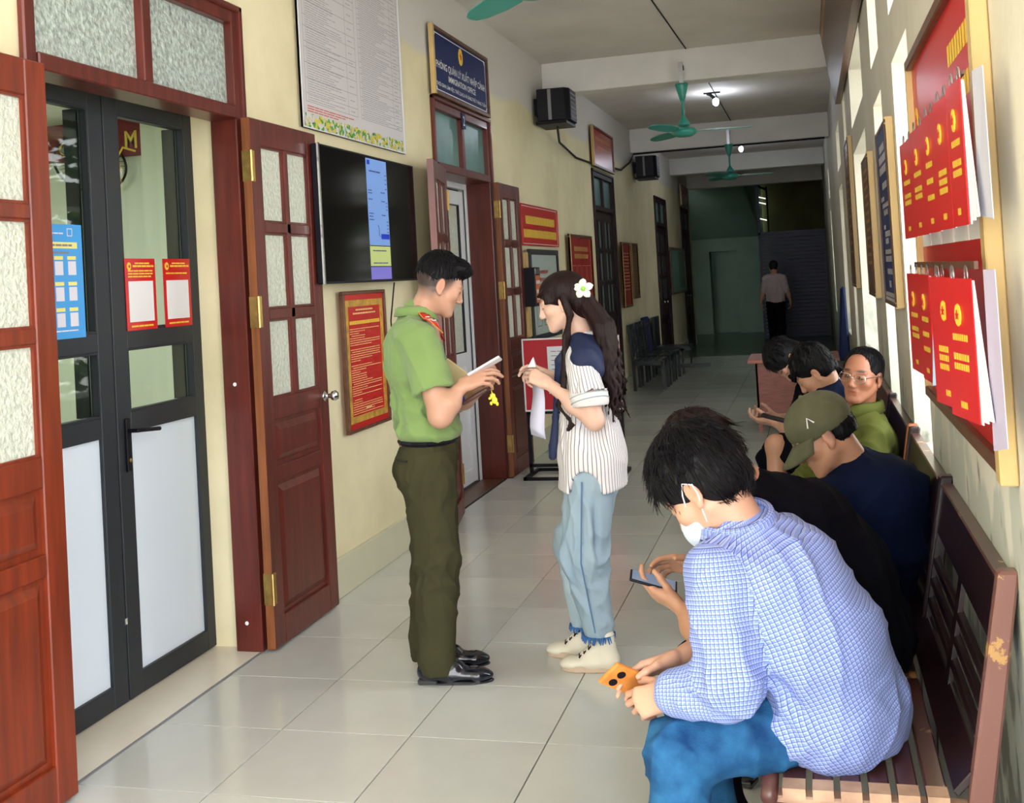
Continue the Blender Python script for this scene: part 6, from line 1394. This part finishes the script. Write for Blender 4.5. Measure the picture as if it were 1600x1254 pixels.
# ---- the old man
po_, R_, hp_, r_, f_, S_, ax_ = seated('elderly man in glasses and faded green shirt facing the viewer', (-.88, -.47), (2.10, 4.97, .55), (2.150, 4.955, .945), .165,
    {-1: ((2.16, 4.66, .66), (1.95, 4.70, .60), (-.9, .1, -.1), (0, 0, -1)), 1: ((2.00, 5.22, .68), (1.85, 5.05, .60), (-.8, -.4, -.1), (0, 0, -1))},
    {-1: ((1.70, 4.80, .49), (1.70, 4.78, .10)), 1: ((1.68, 5.12, .49), (1.68, 5.10, .10))}, 'old_green', 'old_green', (.36, .15, .085),
    dict(pos=(2.163, 4.920, 1.098), fwd=(-.44, -.89, -.02), up=(.16, 0, 1), s=.98, line=lambda V: np.clip((V[:, 2]+.02)/.03, 0, 1)*np.clip((.01-V[:, 1])/.03, 0, 1)*.8), dict(top=.004, side=.005, spikes=0, nape=-.045, fore=.075, strands=700, slen=.03), sleeve=(1.9, 1.9), mid=(.03, .01), tr=(.135, .135, .130, .085), seed=41, wr=.006, vox=.009, hvox=.0036,
    creases=lambda S_: [((2.03, 4.80, .90), (2.20, 4.74, .84), .014, -.010), ((2.06, 4.78, .85), (2.25, 4.72, .72), .016, .010), ((2.22, 4.70, .86), (2.2, 4.62, .70), .014, -.009), ((2.0, 4.82, .8), (2.12, 4.78, .66), .016, .009)])
collar(po_, np.array((2.150, 4.945, .945))+ax_*.03, frame(f_, ax_), .078, .082, .050, 'old_green', .02)
def HP(x, y, z): return tuple(tohead([(x, y, z)], R_, hp_, .98)[0])
for sx in (-1, 1):
    e = B().ell(HP(sx*.0315, .0772, .010), (.0115,)*3, 12, 8).obj('eyeball', 'eyew', po_, True); B().ell(HP(sx*.0315+.001, .0852, .0105), (.0050,)*3, 10, 6).obj('iris', 'eyeb', e, True)
gl = B()
for sx in (-1, 1):
    c = (sx*.0335, .104, .006); pts = [(c[0]+.0255*math.copysign(abs(math.cos(a))**.6, math.cos(a)), c[1]-.006*abs(math.cos(a)), c[2]+.0175*math.copysign(abs(math.sin(a))**.6, math.sin(a))) for a in np.linspace(0, 2*PI, 25)]
    gl.tube([HP(*q) for q in pts], .0014, 5, False); gl.tube([HP(sx*.059, .098, .012), HP(sx*.079, .03, .014), HP(sx*.086, -.01, .012), HP(sx*.086, -.03, -.004)], .0014, 5)
gl.tube([HP(-.008, .106, .008), HP(0, .110, .011), HP(.008, .106, .008)], .0012, 5); go = gl.obj('glasses', 'chrome', po_)
for sx in (-1, 1): B().prism([HP(sx*.0335+.024*math.cos(a), .104, .006+.0165*math.sin(a)) for a in np.linspace(0, 2*PI, 16)[:-1]], tuple(R_[1]*.001)).obj('lens', glass('spectacle lens', (.95, .97, .95)), go)

# ---- the man in navy and white, farther along
ps_, R_, hp_, r_, f_, S_, ax_ = seated('man in navy and white sleeveless jersey and shorts bent over a phone', (-.97, .22), (2.06, 5.76, .56), (2.040, 5.68, .975), .16,
    {-1: ((1.90, 5.47, .74), (1.940, 5.60, .800), (-.85, .15, .1), (.1, .4, .8), ((1.0, 1.2, .8), (1.0, 1.2, .8), (1.0, 1.2, .8), (1.1, 1.2, .8))), 1: ((1.95, 5.92, .72), (1.93, 5.84, .68), (-.8, -.3, .1), (.1, -.4, .8), ((1.0, 1.2, .8), (1.0, 1.2, .8), (1.0, 1.2, .8), (1.1, 1.2, .8)))},
    {-1: ((1.765, 5.50, .715), (1.735, 5.42, .12)), 1: ((1.76, 5.93, .60), (1.72, 5.95, .12))}, 'navy_tee', 'black_cloth', 'tan',
    dict(pos=(1.975, 5.66, 1.045), fwd=(-.72, .12, -.62), up=(-.6, .1, .75)), dict(top=.020, side=.012, spikes=80, nape=-.04, clump=.008, seed=8), sleeve=(.22, .22), mid=(.05, .05), tr=(.13, .13, .125, .085), seed=51, wr=.004, short=True, vox=.011, hvox=.006, hvoxh=.007)
b = B(); q = S_[-1]; Rr = frame(nrm(np.array((1.845, 5.47, .74))-q), (0, 1, 0)); b.tube([q+Rr[1]*.035+(Rr[0]*math.cos(a)+Rr[2]*math.sin(a))*.088 for a in np.linspace(0, 2*PI, 25)], .016, 6, False); b.obj('white_armband_trim', 'white', ps_)
b = B(); Rr = frame(ax_, (0, 1, 0)); b.tube([np.array((2.04, 5.68, .975))+(Rr[0]*math.cos(a)+Rr[2]*math.sin(a))*.080 for a in np.linspace(0, 2*PI, 25)], .013, 6, False); b.obj('white_neck_trim', 'white', ps_)
phone('phone', (1.765, 5.64, .828), (-.9, .1, .25), (0, 1, .1), 'dark phone held over the bare knee of the man in the sleeveless jersey')
# ---- the masked man beyond him
pf_, R_, hp_, r_, f_, S_, ax_ = seated('man in black with a black face mask bowed lowest, farthest on the bench', (-.90, .30), (2.08, 6.52, .56), (1.985, 6.50, .985), .165,
    {-1: ((1.85, 6.32, .66), (1.72, 6.42, .70), (-.85, .15, .1), (.1, .4, .8)), 1: ((1.88, 6.74, .66), (1.74, 6.62, .70), (-.8, -.3, .1), (.1, -.4, .8))},
    {-1: ((1.70, 6.38, .49), (1.70, 6.36, .10)), 1: ((1.72, 6.72, .49), (1.72, 6.72, .10))}, 'black_cloth', 'black_cloth', 'light',
    dict(pos=(1.835, 6.47, 1.045), fwd=(-.25, -.30, -.92), up=(-.85, -.1, .30)), dict(top=.020, side=.012, spikes=80, nape=-.04, clump=.008, seed=9), sleeve=(.9, .9), mid=(.05, .05), tr=(.13, .13, .125, .085), seed=61, wr=.004, vox=.012, hvox=.006, hvoxh=.007)
mask(pf_, R_, hp_, 1.0, 'black_cloth', False)

# ---- the man walking away down the corridor
def walker():
    c = np.array([1.33, 20.9, 0]); p = root('person', tuple(c), 'man in pale pink shirt and black trousers walking away at the far end', 'person')
    P = lambda x, y, z: c+np.array([x, y, z]); s = Fld(.014)
    s.path([P(0, 0, .93), P(0, 0, 1.12), P(0, .01, 1.33)], [.118, .12, .11], .05, flat=((1, 0, 0), 1.4)); s.cap(P(-.12, .01, 1.38), P(.12, .01, 1.38), .062, .062, .05).cap(P(0, 0, 1.4), P(0, .02, 1.45), .06, .055, .02)
    for sx in (-1, 1): s.cap(P(sx*.17, 0, 1.36), P(sx*.205, .01, 1.14), .060, .058, .03)
    s.ell(P(0, 0, .70), (.5, .5, .21), .004, sub=True); cloth('shirt', s, mat('pale pink cloth', (.46, .36, .38), .8), p, .005, 12, 2)
    t = Fld(.014); t.cap(P(-.06, 0, .90), P(.06, 0, .90), .115, .115, .04)
    for sx, dy in ((-1, .08), (1, -.08)): t.path([P(sx*.08, 0, .84), P(sx*.08, dy*.5, .48), P(sx*.08, dy, .10)], [.10, .08, .065], .03); shoe('shoe', 'shoe_black', 'shoe_black', p, (c[0]+sx*.08, c[1]+dy-.07, 0), (c[0]+sx*.09, c[1]+dy+.18, 0), .045, .07, vox=.012)
    t.ell(P(0, 0, 1.03), (.5, .5, .095), .004, sub=True); cloth('trousers', t, 'black_cloth', p, .004, 12, 3)
    V, F, tt, R, hp = head(P(-.0, .04, 1.545), (0, .9, -.35), 'tan', (0, .2, 1), neck_to=P(0, 0, 1.42), vox=.010); core = Fld(.02); core.cap(P(0, 0, 1.4), P(0, 0, .9), .07, .09, .03)
    body_obj(p, [(V, F, tt), plain(core, 'tan'), hand_arm(P(.27, .02, .92), (.02, .1, -1), (-1, 0, 0), True, P(.215, .01, 1.13), 'tan', P(.17, 0, 1.36), vox=.007), hand_arm(P(-.27, .02, .92), (-.02, .1, -1), (1, 0, 0), False, P(-.215, .01, 1.13), 'tan', P(-.17, 0, 1.36), vox=.007)])
    hv, hf = short_hair(.009, spikes=20, nape=-.04, strands=100); pmesh('hair', tohead(hv, R, hp), hf, 'hair', p)
walker()
